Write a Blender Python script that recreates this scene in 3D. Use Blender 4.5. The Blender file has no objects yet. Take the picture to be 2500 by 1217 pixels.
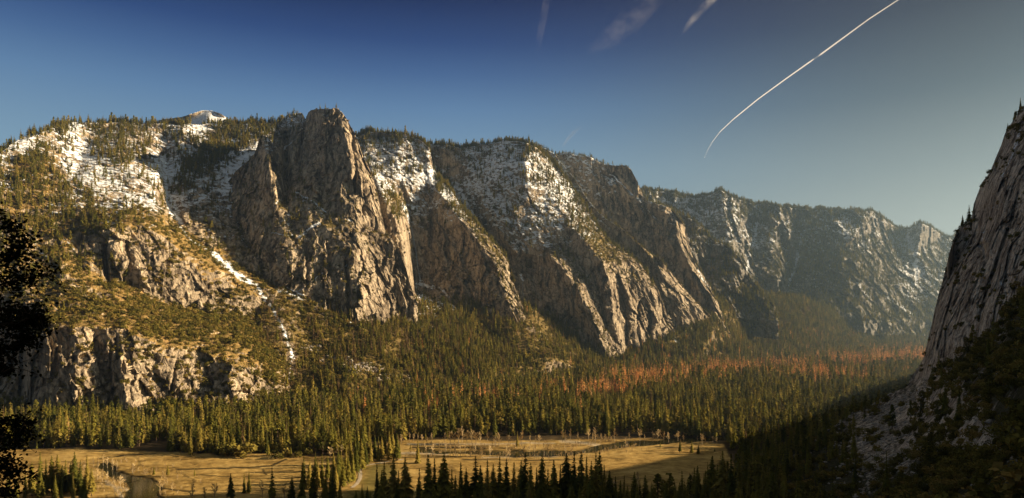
import bpy, math, random
import numpy as np
from mathutils import Vector, Matrix, geometry

R = math.radians
SC = bpy.context.scene
COL = SC.collection
F = 1629.0            # focal length in photo pixels (photo 2500 wide)
CX, CY = 1250.0, 755.0
FLOOR = -240.0        # valley floor, metres below the camera

# ---------------------------------------------------------------- camera
cam_d = bpy.data.cameras.new("camera")
cam = bpy.data.objects.new("camera", cam_d)
COL.objects.link(cam)
cam.location = (0, 0, 0)
cam.rotation_euler = (R(90), 0, 0)
cam_d.sensor_width = 36.0
cam_d.lens = 36.0 * F / 2500.0
cam_d.shift_y = (755.0 - 608.5) / 2500.0
cam_d.clip_start = 0.5
cam_d.clip_end = 60000
SC.camera = cam

# ---------------------------------------------------------------- sun, sky, exposure
SUN_AZ = 86.5      # degrees to the right of the view axis
SUN_EL = 16.0
sd = Vector((math.sin(R(SUN_AZ)) * math.cos(R(SUN_EL)), math.cos(R(SUN_AZ)) * math.cos(R(SUN_EL)), math.sin(R(SUN_EL))))
sl = bpy.data.lights.new("sun", 'SUN')
sl.energy = 5.0
sl.angle = R(0.5)
sl.color = (1.0, 0.775, 0.49)
so = bpy.data.objects.new("sun", sl)
COL.objects.link(so)
so.rotation_euler = sd.to_track_quat('Z', 'Y').to_euler()
so.location = (3000, 900, 900)

w = bpy.data.worlds.new("World")
SC.world = w
w.use_nodes = True
nt = w.node_tree
nt.nodes.clear()
def wn(t, **k):
    n = nt.nodes.new(t)
    for a, b in k.items(): setattr(n, a, b)
    return n
def ramp_set(n, stops, interp='LINEAR'):
    cr = n.color_ramp
    cr.interpolation = interp
    while len(cr.elements) > 1: cr.elements.remove(cr.elements[-1])
    cr.elements[0].position = stops[0][0]; cr.elements[0].color = (*stops[0][1], 1)
    for p, c in stops[1:]:
        e = cr.elements.new(p); e.color = (*c, 1)
sky = wn('ShaderNodeTexSky', sky_type='NISHITA', sun_disc=False)
sky.sun_elevation = R(SUN_EL)
sky.sun_rotation = R(SUN_AZ)
sky.altitude = 1300; sky.air_density = 1.0; sky.dust_density = 0.6; sky.ozone_density = 2.0
tc = wn('ShaderNodeTexCoord')
sep = wn('ShaderNodeSeparateXYZ')
nt.links.new(tc.outputs['Generated'], sep.inputs[0])
# the deep evening sky: dark blue high up, added warm grey fill overhead out of view, pale near the horizon, warm towards the sun
rl = wn('ShaderNodeValToRGB'); rr = wn('ShaderNodeValToRGB')
SKY_L = [(0.0, (.10, .15, .18)), (.10, (.24, .36, .43)), (.20, (.195, .325, .44)), (.285, (.10, .20, .355)), (.33, (.048, .112, .26)), (.37, (.016, .050, .17)), (.42, (.001, .012, .080)), (.52, (.09, .088, .082)), (1.0, (.15, .14, .12))]
SKY_R = [(0.0, (.16, .17, .15)), (.10, (.33, .37, .34)), (.18, (.20, .245, .25)), (.27, (.078, .110, .135)), (.36, (.024, .033, .058)), (.43, (.012, .010, .036)), (.52, (.09, .088, .082)), (1.0, (.15, .14, .12))]
ramp_set(rl, SKY_L); ramp_set(rr, SKY_R)
nt.links.new(sep.outputs['Z'], rl.inputs[0]); nt.links.new(sep.outputs['Z'], rr.inputs[0])
# azimuth factor: 0 left of centre, 1 at the right edge
az = wn('ShaderNodeMath', operation='ARCTAN2')
nt.links.new(sep.outputs['X'], az.inputs[0]); nt.links.new(sep.outputs['Y'], az.inputs[1])
mr = wn('ShaderNodeMapRange', interpolation_type='SMOOTHSTEP')
mr.inputs['From Min'].default_value = R(-8); mr.inputs['From Max'].default_value = R(36)
nt.links.new(az.outputs[0], mr.inputs['Value'])
mx = wn('ShaderNodeMix', data_type='RGBA')
nt.links.new(mr.outputs[0], mx.inputs['Factor'])
nt.links.new(rl.outputs[0], mx.inputs['A']); nt.links.new(rr.outputs[0], mx.inputs['B'])
# a little of the physical sky on top of the graded one
hs = wn('ShaderNodeMix', data_type='RGBA', blend_type='ADD')
hs.inputs['Factor'].default_value = 1.0
sc_ = wn('ShaderNodeVectorMath', operation='SCALE'); sc_.inputs['Scale'].default_value = 0.003
nt.links.new(sky.outputs[0], sc_.inputs[0])
nt.links.new(mx.outputs['Result'], hs.inputs['A']); nt.links.new(sc_.outputs[0], hs.inputs['B'])
bg = wn('ShaderNodeBackground'); bg.inputs['Strength'].default_value = 0.40
nt.links.new(hs.outputs['Result'], bg.inputs['Color'])
wo = wn('ShaderNodeOutputWorld')
nt.links.new(bg.outputs[0], wo.inputs['Surface'])

SC.view_settings.view_transform = 'Standard'
SC.view_settings.look = 'None'
SC.view_settings.exposure = 1.5
SC.view_settings.gamma = 1.0
SC.cycles.use_denoising = True
try: SC.cycles.denoising_prefilter = 'ACCURATE'; SC.cycles.denoising_input_passes = 'RGB_ALBEDO_NORMAL'
except Exception: pass
SC.cycles.use_adaptive_sampling = False
SC.cycles.sample_clamp_indirect = 1.5
SC.cycles.max_bounces = 4
SC.cycles.diffuse_bounces = 2
SC.cycles.glossy_bounces = 1
SC.cycles.transmission_bounces = 1
SC.cycles.volume_bounces = 0
SC.cycles.transparent_max_bounces = 12

random.seed(7)
rng = np.random.default_rng(11)

# ---------------------------------------------------------------- numpy noise
def _h(ix, iy, iz, seed):
    n = (ix.astype(np.int64) * 374761393 + iy.astype(np.int64) * 668265263 + iz.astype(np.int64) * 2147483647 + seed * 1274126177) & 0xffffffff
    n = ((n ^ (n >> 13)) * 1274126177) & 0xffffffff
    n = ((n ^ (n >> 16)) * 2246822519) & 0xffffffff
    n = (n ^ (n >> 15)) & 0xffffffff
    return n.astype(np.float64) / 4294967295.0

def vnoise(p, seed=0):
    """value noise in [-1,1] at points p (N,3)"""
    i = np.floor(p).astype(np.int64); f = p - i
    u = f * f * f * (f * (f * 6 - 15) + 10)
    r = 0
    for dx in (0, 1):
        wx = u[:, 0] if dx else 1 - u[:, 0]
        for dy in (0, 1):
            wy = u[:, 1] if dy else 1 - u[:, 1]
            for dz in (0, 1):
                wz = u[:, 2] if dz else 1 - u[:, 2]
                r = r + wx * wy * wz * _h(i[:, 0] + dx, i[:, 1] + dy, i[:, 2] + dz, seed)
    return r * 2 - 1

def fbm(p, octs=4, seed=0, gain=.5):
    a = 1.0; s = 0; t = 0
    for o in range(octs):
        s = s + a * vnoise(p * (2.03 ** o) + o * 17.3, seed + o); t += a; a *= gain
    return s / t

def ridged(p, octs=4, seed=0, gain=.55):
    a = 1.0; s = 0; t = 0
    for o in range(octs):
        s = s + a * (1 - 2.2 * np.abs(vnoise(p * (2.05 ** o) + o * 9.1, seed + o))); t += a; a *= gain
    return s / t

def facet(p, seed=0, tilt=1.0):
    """jointed blocks: every Voronoi cell is a tilted plane"""
    i = np.floor(p).astype(np.int64)
    best = np.full(len(p), 1e9); val = np.zeros(len(p))
    for dx in (-1, 0, 1):
        for dy in (-1, 0, 1):
            for dz in (-1, 0, 1):
                cx, cy, cz = i[:, 0] + dx, i[:, 1] + dy, i[:, 2] + dz
                qx = cx + _h(cx, cy, cz, seed + 1); qy = cy + _h(cx, cy, cz, seed + 2); qz = cz + _h(cx, cy, cz, seed + 3)
                ex, ey, ez = p[:, 0] - qx, p[:, 1] - qy, p[:, 2] - qz
                d = ex * ex + ey * ey + ez * ez
                v = (_h(cx, cy, cz, seed + 4) * 2 - 1) * .6 + tilt * (ex * (_h(cx, cy, cz, seed + 5) * 2 - 1) * 1.6 + ez * (_h(cx, cy, cz, seed + 6) * 2 - 1) * .7)
                m = d < best
                best[m] = d[m]; val[m] = v[m]
    return val

def smooth01(x): 
    x = np.clip(x, 0, 1); return x * x * (3 - 2 * x)

def P(px, py, Y):
    return ((px - CX) / F * Y, Y, (CY - py) / F * Y)

# ---------------------------------------------------------------- shader helpers
class Mat:
    def __init__(s, name):
        s.m = bpy.data.materials.new(name); s.m.use_nodes = True
        s.t = s.m.node_tree; s.t.nodes.clear()
        s.out = s.n('ShaderNodeOutputMaterial')
    def n(s, t, **k):
        n = s.t.nodes.new(t)
        for a, b in k.items(): setattr(n, a, b)
        return n
    def l(s, a, b): s.t.links.new(a, b)
    def noise(s, vec, scale, detail=4, rough=.55, dist=0):
        n = s.n('ShaderNodeTexNoise'); n.inputs['Scale'].default_value = scale
        n.inputs['Detail'].default_value = detail; n.inputs['Roughness'].default_value = rough; n.inputs['Distortion'].default_value = dist
        s.l(vec, n.inputs['Vector']); return n.outputs['Fac']
    def mapping(s, vec, scale=(1, 1, 1), rot=(0, 0, 0)):
        n = s.n('ShaderNodeMapping'); n.inputs['Scale'].default_value = scale; n.inputs['Rotation'].default_value = rot
        s.l(vec, n.inputs['Vector']); return n.outputs[0]
    def ramp(s, fac, stops):
        n = s.n('ShaderNodeValToRGB'); ramp_set(n, stops); s.l(fac, n.inputs[0]); return n.outputs[0]
    def mix(s, f, a, b, mode='MIX'):
        n = s.n('ShaderNodeMix', data_type='RGBA', blend_type=mode)
        for k, v in (('Factor', f), ('A', a), ('B', b)):
            if isinstance(v, bpy.types.NodeSocket): s.l(v, n.inputs[k])
            elif k == 'Factor': n.inputs[0].default_value = v
            else: n.inputs[k].default_value = (*v, 1)
        return n.outputs['Result']
    def math(s, op, a, b=None, c=None, clamp=False):
        n = s.n('ShaderNodeMath', operation=op); n.use_clamp = clamp
        for i, v in enumerate((a, b, c)):
            if v is None: continue
            if isinstance(v, bpy.types.NodeSocket): s.l(v, n.inputs[i])
            else: n.inputs[i].default_value = v
        return n.outputs[0]
    def mrange(s, v, a, b, c=0, d=1, smooth=True):
        n = s.n('ShaderNodeMapRange', interpolation_type='SMOOTHSTEP' if smooth else 'LINEAR')
        n.inputs['From Min'].default_value = a; n.inputs['From Max'].default_value = b
        n.inputs['To Min'].default_value = c; n.inputs['To Max'].default_value = d
        s.l(v, n.inputs['Value']); return n.outputs[0]
    def attr(s, name):
        n = s.n('ShaderNodeAttribute'); n.attribute_name = name; return n.outputs['Fac']
    def bsdf(s, col, rough=.9, normal=None, spec=.2):
        n = s.n('ShaderNodeBsdfPrincipled')
        if isinstance(col, bpy.types.NodeSocket): s.l(col, n.inputs['Base Color'])
        else: n.inputs['Base Color'].default_value = (*col, 1)
        if isinstance(rough, bpy.types.NodeSocket): s.l(rough, n.inputs['Roughness'])
        else: n.inputs['Roughness'].default_value = rough
        n.inputs['Specular IOR Level'].default_value = spec
        if normal: s.l(normal, n.inputs['Normal'])
        s.l(n.outputs[0], s.out.inputs['Surface']); return n

def terrain_mat(name, rock_d, rock_l, grass, scale=1.0, sbias=0.0):
    m = Mat(name)
    g = m.n('ShaderNodeNewGeometry')
    pos = g.outputs['Position']
    sepn = m.n('ShaderNodeSeparateXYZ'); m.l(g.outputs['Normal'], sepn.inputs[0])
    nz = sepn.outputs['Z']
    # granite: broad tone patches, water streaks running down, fine grain
    v1 = m.mapping(pos, (.016 * scale, .016 * scale, .007 * scale))
    v2 = m.mapping(pos, (.075 * scale, .075 * scale, .014 * scale))
    v3 = m.mapping(pos, (.11 * scale,) * 3)
    a = m.noise(v1, 1.0, 5, .6)
    b = m.noise(v2, 1.0, 4, .6)
    c = m.noise(v3, 1.0, 4, .65)
    f = m.math('MULTIPLY_ADD', b, .5, m.math('MULTIPLY_ADD', c, .35, m.math('MULTIPLY', a, .5)))
    mid = tuple(.5 * (x + y) for x, y in zip(rock_d, rock_l))
    rock = m.ramp(f, [(.50, tuple(x * .45 for x in rock_d)), (.60, rock_d), (.68, mid), (.78, rock_l)])
    # dark cracks and seeps
    cr = m.mrange(b, .34, .46, .55, 1)
    rock = m.mix(1.0, rock, m.ramp(cr, [(0, (0, 0, 0)), (1, (1, 1, 1))]), 'MULTIPLY')
    # joints and cracks between the blocks
    wv = m.n('ShaderNodeVectorMath', operation='MULTIPLY_ADD')
    wn_ = m.n('ShaderNodeTexNoise'); wn_.inputs['Scale'].default_value = .03 * scale; wn_.inputs['Detail'].default_value = 3; m.l(pos, wn_.inputs['Vector'])
    m.l(wn_.outputs['Color'], wv.inputs[0]); wv.inputs[1].default_value = (38 / scale,) * 3; m.l(pos, wv.inputs[2])
    def crack(sx, sz, wd):
        vo = m.n('ShaderNodeTexVoronoi', feature='DISTANCE_TO_EDGE'); vo.inputs['Scale'].default_value = 1.0
        m.l(m.mapping(wv.outputs[0], (sx * scale, sx * scale, sz * scale), (0, R(14), 0)), vo.inputs['Vector'])
        return m.mrange(vo.outputs['Distance'], 0, wd)
    k1 = crack(.024, .010, .07); k2 = crack(.07, .034, .10)
    ck = m.math('MULTIPLY', m.math('MULTIPLY_ADD', k1, .48, .52), m.math('MULTIPLY_ADD', k2, .28, .72))
    rock = m.mix(1.0, rock, m.ramp(ck, [(0, (0, 0, 0)), (1, (1, 1, 1))]), 'MULTIPLY')
    # soil, dry grass and low brush on anything that is not a cliff
    veg = m.attr('veg'); sn = m.attr('snow')
    gn = m.noise(m.mapping(pos, (.055 * scale,) * 3), 1.0, 5, .7)
    gcol = m.ramp(gn, [(.35, tuple(x * .35 for x in grass)), (.5, (grass[0] * .7, grass[1] * .75, grass[2] * .6)), (.62, grass), (.75, tuple(min(1, x * 1.25) for x in grass))])
    gf = m.math('ADD', m.math('MULTIPLY', nz, .9), m.math('MULTIPLY_ADD', veg, .8, m.math('MULTIPLY_ADD', gn, .8, -1.32)))
    gf = m.mrange(gf, 0, .22)
    col = m.mix(gf, rock, gcol)
    # snow lies where it is cold and not too steep, broken by rock and brush
    s1 = m.noise(m.mapping(pos, (.011 * scale, .011 * scale, .02 * scale)), 1.0, 6, .68)
    s2 = m.noise(m.mapping(pos, (.06 * scale, .06 * scale, .12 * scale)), 1.0, 6, .85)
    sf = m.math('MULTIPLY_ADD', s2, 3.6, m.math('MULTIPLY_ADD', s1, 2.4, m.math('MULTIPLY_ADD', nz, 1.3, -4.86 + sbias)))
    sf = m.math('ADD', sf, m.math('MULTIPLY', sn, 1.75))
    sf = m.mrange(sf, 0, .07)
    sf = m.math('MULTIPLY', sf, m.mrange(sn, .02, .12))
    # boulders, brush and bare ledges standing out of the snow, in bands across the slope
    s3 = m.noise(m.mapping(pos, (.045 * scale, .045 * scale, .12 * scale), (R(10), R(18), 0)), 1.0, 5, .8)
    sf = m.math('MULTIPLY', sf, m.mrange(m.math('MULTIPLY_ADD', sn, -.075, s3), .505, .470))
    snow = m.ramp(s2, [(.3, (.66, .72, .80)), (.6, (.80, .84, .90))])
    col = m.mix(sf, col, snow)
    bm = m.n('ShaderNodeBump'); bm.inputs['Strength'].default_value = 1.0; bm.inputs['Distance'].default_value = 5.0 / scale
    hgt = m.math('MULTIPLY_ADD', b, .35, m.math('MULTIPLY', c, .9))
    hgt = m.math('MULTIPLY_ADD', ck, .7, hgt)
    hgt = m.math('MULTIPLY', hgt, m.mrange(sf, 0, 1, 1, .35))
    hgt = m.math('ADD', hgt, m.math('MULTIPLY', sf, .2))
    m.l(hgt, bm.inputs['Height'])
    m.bsdf(col, .92, bm.outputs[0], .12)
    return m.m

def finish(o, label=None, cat=None, group=None, kind=None):
    if label: o['label'] = label
    if cat: o['category'] = cat
    if group: o['group'] = group
    if kind: o['kind'] = kind
    return o

def mesh_obj(name, verts, faces, mat=None, parent=None, link=True, smooth=False):
    me = bpy.data.meshes.new(name)
    me.from_pydata(verts if isinstance(verts, list) else verts.tolist(), [], faces if isinstance(faces, list) else faces.tolist())
    if smooth: me.polygons.foreach_set('use_smooth', np.ones(len(me.polygons), bool))
    o = bpy.data.objects.new(name, me)
    if mat: me.materials.append(mat)
    if link: COL.objects.link(o)
    if parent: o.parent = parent
    return o

def grid_mesh(name, V, mat, attrs=None, smooth=False):
    """V (rows, cols, 3) -> one sheet"""
    r, c = V.shape[:2]
    idx = np.arange(r * c, dtype=np.int32).reshape(r, c)
    q = np.stack([idx[:-1, :-1], idx[1:, :-1], idx[1:, 1:], idx[:-1, 1:]], -1).reshape(-1, 4)
    me = bpy.data.meshes.new(name)
    n = len(q)
    me.vertices.add(r * c); me.loops.add(n * 4); me.polygons.add(n)
    me.vertices.foreach_set('co', V.reshape(-1).astype(np.float32))
    me.loops.foreach_set('vertex_index', q.reshape(-1))
    me.polygons.foreach_set('loop_start', np.arange(n, dtype=np.int32) * 4)
    if smooth: me.polygons.foreach_set('use_smooth', np.ones(n, bool))
    me.update(calc_edges=True)
    for k, a in (attrs or {}).items():
        at = me.attributes.new(k, 'FLOAT', 'POINT')
        at.data.foreach_set('value', a.reshape(-1).astype(np.float32))
    o = bpy.data.objects.new(name, me)
    me.materials.append(mat)
    COL.objects.link(o)
    return o

# ---------------------------------------------------------------- interpolation
def tin(strokes, qx, qy):
    """depth at query pixels from ridge / gully lines [(px, py, Y), ...]"""
    vs, es, ys = [], [], []
    for s in strokes:
        for k, p in enumerate(s):
            vs.append(Vector((p[0], p[1]))); ys.append(p[2])
            if k: es.append((len(vs) - 2, len(vs) - 1))
    res = geometry.delaunay_2d_cdt(vs, es, [], 0, 0.5)
    nv, faces, orig = res[0], res[2], res[3]
    A = np.array([[v.x, v.y] for v in vs]); Yv = np.array(ys, float)
    N = np.array([[v.x, v.y] for v in nv])
    Yn = np.zeros(len(N))
    for i, o in enumerate(orig):
        if o: Yn[i] = Yv[o[0]]
        else:
            d = np.hypot(A[:, 0] - N[i, 0], A[:, 1] - N[i, 1]); k = np.argsort(d)[:4]; ww = 1 / (d[k] + 1); Yn[i] = (Yv[k] * ww).sum() / ww.sum()
    sh = qx.shape; x = qx.reshape(-1); y = qy.reshape(-1)
    out = np.full(len(x), np.nan)
    for f in faces:
        a, b, c = N[f[0]], N[f[1]], N[f[2]]
        den = (b[1] - c[1]) * (a[0] - c[0]) + (c[0] - b[0]) * (a[1] - c[1])
        if abs(den) < 1e-6: continue
        lo = np.minimum(np.minimum(a, b), c) - .1; hi = np.maximum(np.maximum(a, b), c) + .1
        m = np.where((x >= lo[0]) & (x <= hi[0]) & (y >= lo[1]) & (y <= hi[1]))[0]
        if not len(m): continue
        l1 = ((b[1] - c[1]) * (x[m] - c[0]) + (c[0] - b[0]) * (y[m] - c[1])) / den
        l2 = ((c[1] - a[1]) * (x[m] - c[0]) + (a[0] - c[0]) * (y[m] - c[1])) / den
        l3 = 1 - l1 - l2
        k = (l1 >= -1e-3) & (l2 >= -1e-3) & (l3 >= -1e-3)
        out[m[k]] = l1[k] * Yn[f[0]] + l2[k] * Yn[f[1]] + l3[k] * Yn[f[2]]
    bad = np.where(np.isnan(out))[0]
    for s in range(0, len(bad), 4000):
        b = bad[s:s + 4000]
        d = (x[b, None] - A[None, :, 0]) ** 2 + (y[b, None] - A[None, :, 1]) ** 2
        ww = 1 / (d + 4) ** 1.5
        out[b] = (ww * Yv).sum(1) / ww.sum(1)
    return out.reshape(sh)

def blur(a, n):
    for _ in range(n):
        p = np.pad(a, 1, mode='edge')
        a = (p[1:-1, 1:-1] * 4 + p[:-2, 1:-1] * 2 + p[2:, 1:-1] * 2 + p[1:-1, :-2] * 2 + p[1:-1, 2:] * 2 + p[:-2, :-2] + p[2:, 2:] + p[:-2, 2:] + p[2:, :-2]) / 16
    return a

def idw(pts, qx, qy, col, pw=1.6):
    out = np.zeros(qx.shape); tw = np.zeros(qx.shape)
    for p in pts:
        d = (qx - p[0]) ** 2 + (qy - p[1]) ** 2
        ww = 1 / (d + 60) ** pw
        out += ww * p[col]; tw += ww
    return out / tw

def strip_dist(line, qx, qy):
    """distance in px to a polyline"""
    best = np.full(qx.shape, 1e9)
    for a, b in zip(line[:-1], line[1:]):
        ax, ay, bx, by = a[0], a[1], b[0], b[1]
        L = (bx - ax) ** 2 + (by - ay) ** 2 + 1e-9
        t = np.clip(((qx - ax) * (bx - ax) + (qy - ay) * (by - ay)) / L, 0, 1)
        best = np.minimum(best, np.hypot(qx - ax - t * (bx - ax), qy - ay - t * (by - ay)))
    return best

LAYERS = {}
def layer(name, strokes, top, bot, mat, x0, x1, step=2.0, rowstep=2.1, amp=1.0, lean=0.3, back='plateau',
          cover=((0, 0, 0, 0),), strips=(), nblur=5, seed=0, rough_top=4.0, smoothveg=.75, fs=1.0, vs=.42, xl=None, xr=None):
    px = np.arange(x0, x1 + .01, step)
    if xl is not None: px = np.concatenate([np.arange(xl, x0 - 4, 9.0), px])     # coarser flanks outside the frame
    if xr is not None: px = np.concatenate([px, np.arange(x1 + 8, xr, 9.0)])
    t = np.interp(px, [p[0] for p in top], [p[1] for p in top])
    b = np.interp(px, [p[0] for p in bot], [p[1] for p in bot])
    tn = np.stack([px / 16, px * 0, px * 0 + seed], 1)
    t = t + rough_top * fbm(tn, 4, seed + 50, .6)
    b = np.maximum(b, t + 12)
    rows = max(12, int((b - t).max() / rowstep))
    v = np.linspace(0, 1, rows)[:, None]
    py = t[None] + v * (b - t)[None]
    qx = np.broadcast_to(px[None], py.shape).copy()
    Y = blur(tin(strokes, qx, py), nblur)
    snow = np.clip(idw(cover, qx, py, 2), 0, 1); veg = np.clip(idw(cover, qx, py, 3), 0, 1)
    X0 = np.stack([(qx - CX) / F * Y, Y, (CY - py) / F * Y], -1)
    p = X0.reshape(-1, 3)
    q = np.stack([p[:, 0] + lean * p[:, 2], p[:, 1], p[:, 2] * vs], 1)
    wq = q + 14 * np.stack([vnoise(p / 60, seed + 70), vnoise(p / 60, seed + 71), vnoise(p / 60, seed + 72) * .6], 1)
    w2 = wq * np.array([1, 1, 1.5])
    A = facet(wq / (85 * fs), seed + 3) * 26 + facet(w2 / (36 * fs), seed + 13, 1.1) * 15 + facet(w2 / (15 * fs), seed + 23, 1.0) * 7.0
    A = A * fs - ridged(q / (130 * fs), 4, seed + 31) * 15 * fs + fbm(q / (9 * fs), 3, seed + 41) * 2.6 * fs
    A = A.reshape(Y.shape)
    S = (fbm(p / 50, 5, seed + 61, .6) * 15).reshape(Y.shape) - ridged(p / 75, 3, seed + 66).reshape(Y.shape) * 7
    k = np.clip(veg * smoothveg * 1.3 + snow * .6, 0, .92)
    d = (A * (1 - k) + S * (.3 + k)) * amp
    if strips:
        for st in strips:
            kind, line, wid, val = st
            ds = strip_dist(line, qx + 3 * vnoise(p / 25, 3).reshape(Y.shape), py + 3 * vnoise(p / 25, 4).reshape(Y.shape))
            m = smooth01(1 - ds / wid)
            if kind == 'snow': snow = np.maximum(snow, m * val); d = d * (1 - .5 * m)
            if kind == 'nosnow': snow = snow * (1 - m)
            if kind == 'cut': d = d + m * val
            if kind == 'veg': veg = np.maximum(veg, m * val)
            if kind == 'bare': veg = veg * (1 - m)
    Yd = Y + d
    V = np.stack([(qx - CX) / F * Yd, Yd, (CY - py) / F * Yd], -1)
    # back of the hill behind the skyline
    base = V[0]
    rowsb = []
    prof = {'plateau': [(12, 2), (30, 5), (70, 9), (160, 18), (400, 30), (900, 90)],
            'peak': [(10, 8), (30, 34), (70, 90), (140, 200)],
            'ridge': [(8, 5), (30, 25), (80, 80), (160, 170)],
            'cut': [(6, 6), (14, 30)], 'near': [(8, 10), (20, 60), (35, 200)]}[back]
    ray = np.stack([(px - CX) / F, np.ones_like(px)], 1)
    for dd, dz in reversed(prof):
        w_ = base.copy(); w_[:, 0] += ray[:, 0] * dd; w_[:, 1] += dd; w_[:, 2] -= dz; rowsb.append(w_)
    nb = len(rowsb)
    V = np.concatenate([np.stack(rowsb), V], 0)
    ext = lambda a: np.concatenate([np.repeat(a[:1], nb, 0), a], 0)
    snow, veg = ext(snow), ext(veg)
    o = grid_mesh(name, V, mat, {'snow': snow, 'veg': veg})
    finish(o, kind='structure')
    LAYERS[name] = dict(V=V, px=ext(qx), py=ext(py), snow=snow, veg=veg, nb=nb, top=t, pxs=px, obj=o)
    return o

# ================================================================ THE LAND
M_LEFT = terrain_mat('left_granite', (.19, .148, .105), (.50, .40, .28), (.33, .21, .085))
M_ROCK = terrain_mat('tower_granite', (.165, .128, .092), (.50, .405, .29), (.24, .17, .075), 1.0, .42)
M_FAR = terrain_mat('far_granite', (.10, .098, .095), (.30, .27, .23), (.17, .14, .07), .8, .4)
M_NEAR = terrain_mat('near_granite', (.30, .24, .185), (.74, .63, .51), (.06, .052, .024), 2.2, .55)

# ---- far wall closing the valley
layer('far_hills', [
    [(1500, 470, 4500), (1570, 455, 4700), (1700, 478, 4750), (1760, 462, 4600), (1840, 495, 4850), (1900, 500, 4800), (2040, 510, 4950), (2120, 513, 4950), (2160, 535, 5100), (2200, 556, 5300), (2250, 545, 5000), (2300, 570, 5500), (2400, 560, 5600)],
    [(1500, 800, 4000), (1700, 800, 4050), (1900, 800, 4150), (2000, 800, 4250), (2100, 850, 4150), (2260, 880, 4300), (2400, 880, 4400)],
    [(1760, 470, 4590), (1775, 560, 4450), (1790, 640, 4300)],
    [(1660, 480, 4740), (1690, 580, 4600), (1700, 660, 4350)],
    [(1850, 500, 4840), (1840, 600, 4650), (1850, 700, 4350)],
    [(1900, 505, 4780), (1885, 580, 4640), (1900, 680, 4400)],
    [(1960, 510, 4920), (1945, 600, 4780), (1935, 660, 4650), (1925, 720, 4450)],
    [(2040, 515, 4900), (2010, 590, 4720), (2000, 690, 4450), (2010, 760, 4200)],
    [(2120, 518, 4880), (2075, 600, 4640), (2090, 690, 4400), (2110, 780, 4200)],
    [(2145, 560, 4980), (2120, 620, 4700), (2140, 700, 4500), (2170, 790, 4300)],
    [(2200, 560, 5280), (2190, 620, 5000), (2235, 690, 4800), (2240, 780, 4500)],
    [(2250, 550, 4990), (2240, 620, 4960), (2280, 700, 4850)],
], top=[(1500, 474), (1540, 472), (1570, 462), (1640, 473), (1700, 482), (1740, 474), (1760, 466), (1790, 482), (1840, 498), (1900, 506), (1960, 512), (2040, 516), (2100, 517), (2130, 518), (2160, 538), (2190, 560), (2220, 560), (2245, 548), (2270, 552), (2300, 574), (2320, 581), (2340, 567), (2400, 560)],
    bot=[(1500, 830), (1900, 830), (2100, 880), (2400, 890)], mat=M_FAR, x0=1500, x1=2400, amp=1.7, lean=.15, back='plateau', step=2.2, rowstep=2.3,
    cover=[(1560, 480, .5, .3), (1640, 500, .75, .2), (1720, 510, .6, .2), (1800, 520, .6, .1), (1860, 560, .6, .1), (1950, 560, .55, .2), (2050, 540, .6, .1), (2120, 560, .55, .1), (2230, 600, .7, .2), (2240, 680, .6, .2), (2290, 620, .45, .3),
           (1700, 640, .15, .1), (1850, 670, .1, .1), (1950, 640, .15, .2), (2050, 650, .12, .1), (2150, 660, .15, .3), (1600, 640, .1, .1), (2000, 760, 0, .5), (2150, 780, 0, .6), (2260, 790, .05, .6), (1900, 760, 0, .4)],
    strips=[('snow', [(1850, 545), (1838, 600)], 12, .95), ('snow', [(1955, 590), (1945, 640), (1925, 700)], 8, .95), ('snow', [(2215, 570), (2235, 630), (2238, 690)], 16, .9), ('snow', [(2095, 690), (2125, 730)], 6, .9), ('snow', [(1785, 560), (1765, 600)], 9, .9), ('snow', [(2130, 700), (2230, 770)], 7, .7), ('snow', [(1830, 620), (1825, 660)], 7, .9)],
    seed=91, rough_top=6, smoothveg=.6, fs=1.5)

layer('far_buttress', [
    [(1600, 505, 3700), (1640, 515, 3750), (1690, 540, 3650), (1720, 560, 3620), (1745, 590, 3550), (1790, 612, 3530), (1830, 680, 3450), (1890, 755, 3350)],
    [(1600, 760, 3300), (1700, 720, 3380), (1760, 740, 3330), (1890, 790, 3300)],
    [(1690, 545, 3640), (1695, 600, 3520), (1700, 680, 3420)],
    [(1740, 600, 3540), (1730, 640, 3560), (1735, 700, 3400)],
    [(1790, 615, 3525), (1790, 660, 3430), (1800, 720, 3350)],
    [(1820, 660, 3470), (1815, 700, 3450), (1830, 750, 3330)],
], top=[(1600, 500), (1640, 512), (1690, 538), (1720, 560), (1745, 588), (1790, 609), (1812, 638), (1832, 682), (1850, 702), (1880, 735), (1900, 760)],
    bot=[(1600, 790), (1900, 830)], mat=M_FAR, x0=1600, x1=1900, amp=1.5, lean=.2, back='ridge',
    cover=[(1690, 560, .4, .4), (1740, 600, .3, .3), (1700, 660, .05, .1), (1790, 640, .12, .2), (1800, 700, 0, .2), (1860, 740, 0, .5)],
    seed=83, rough_top=7, fs=1.1)

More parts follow.
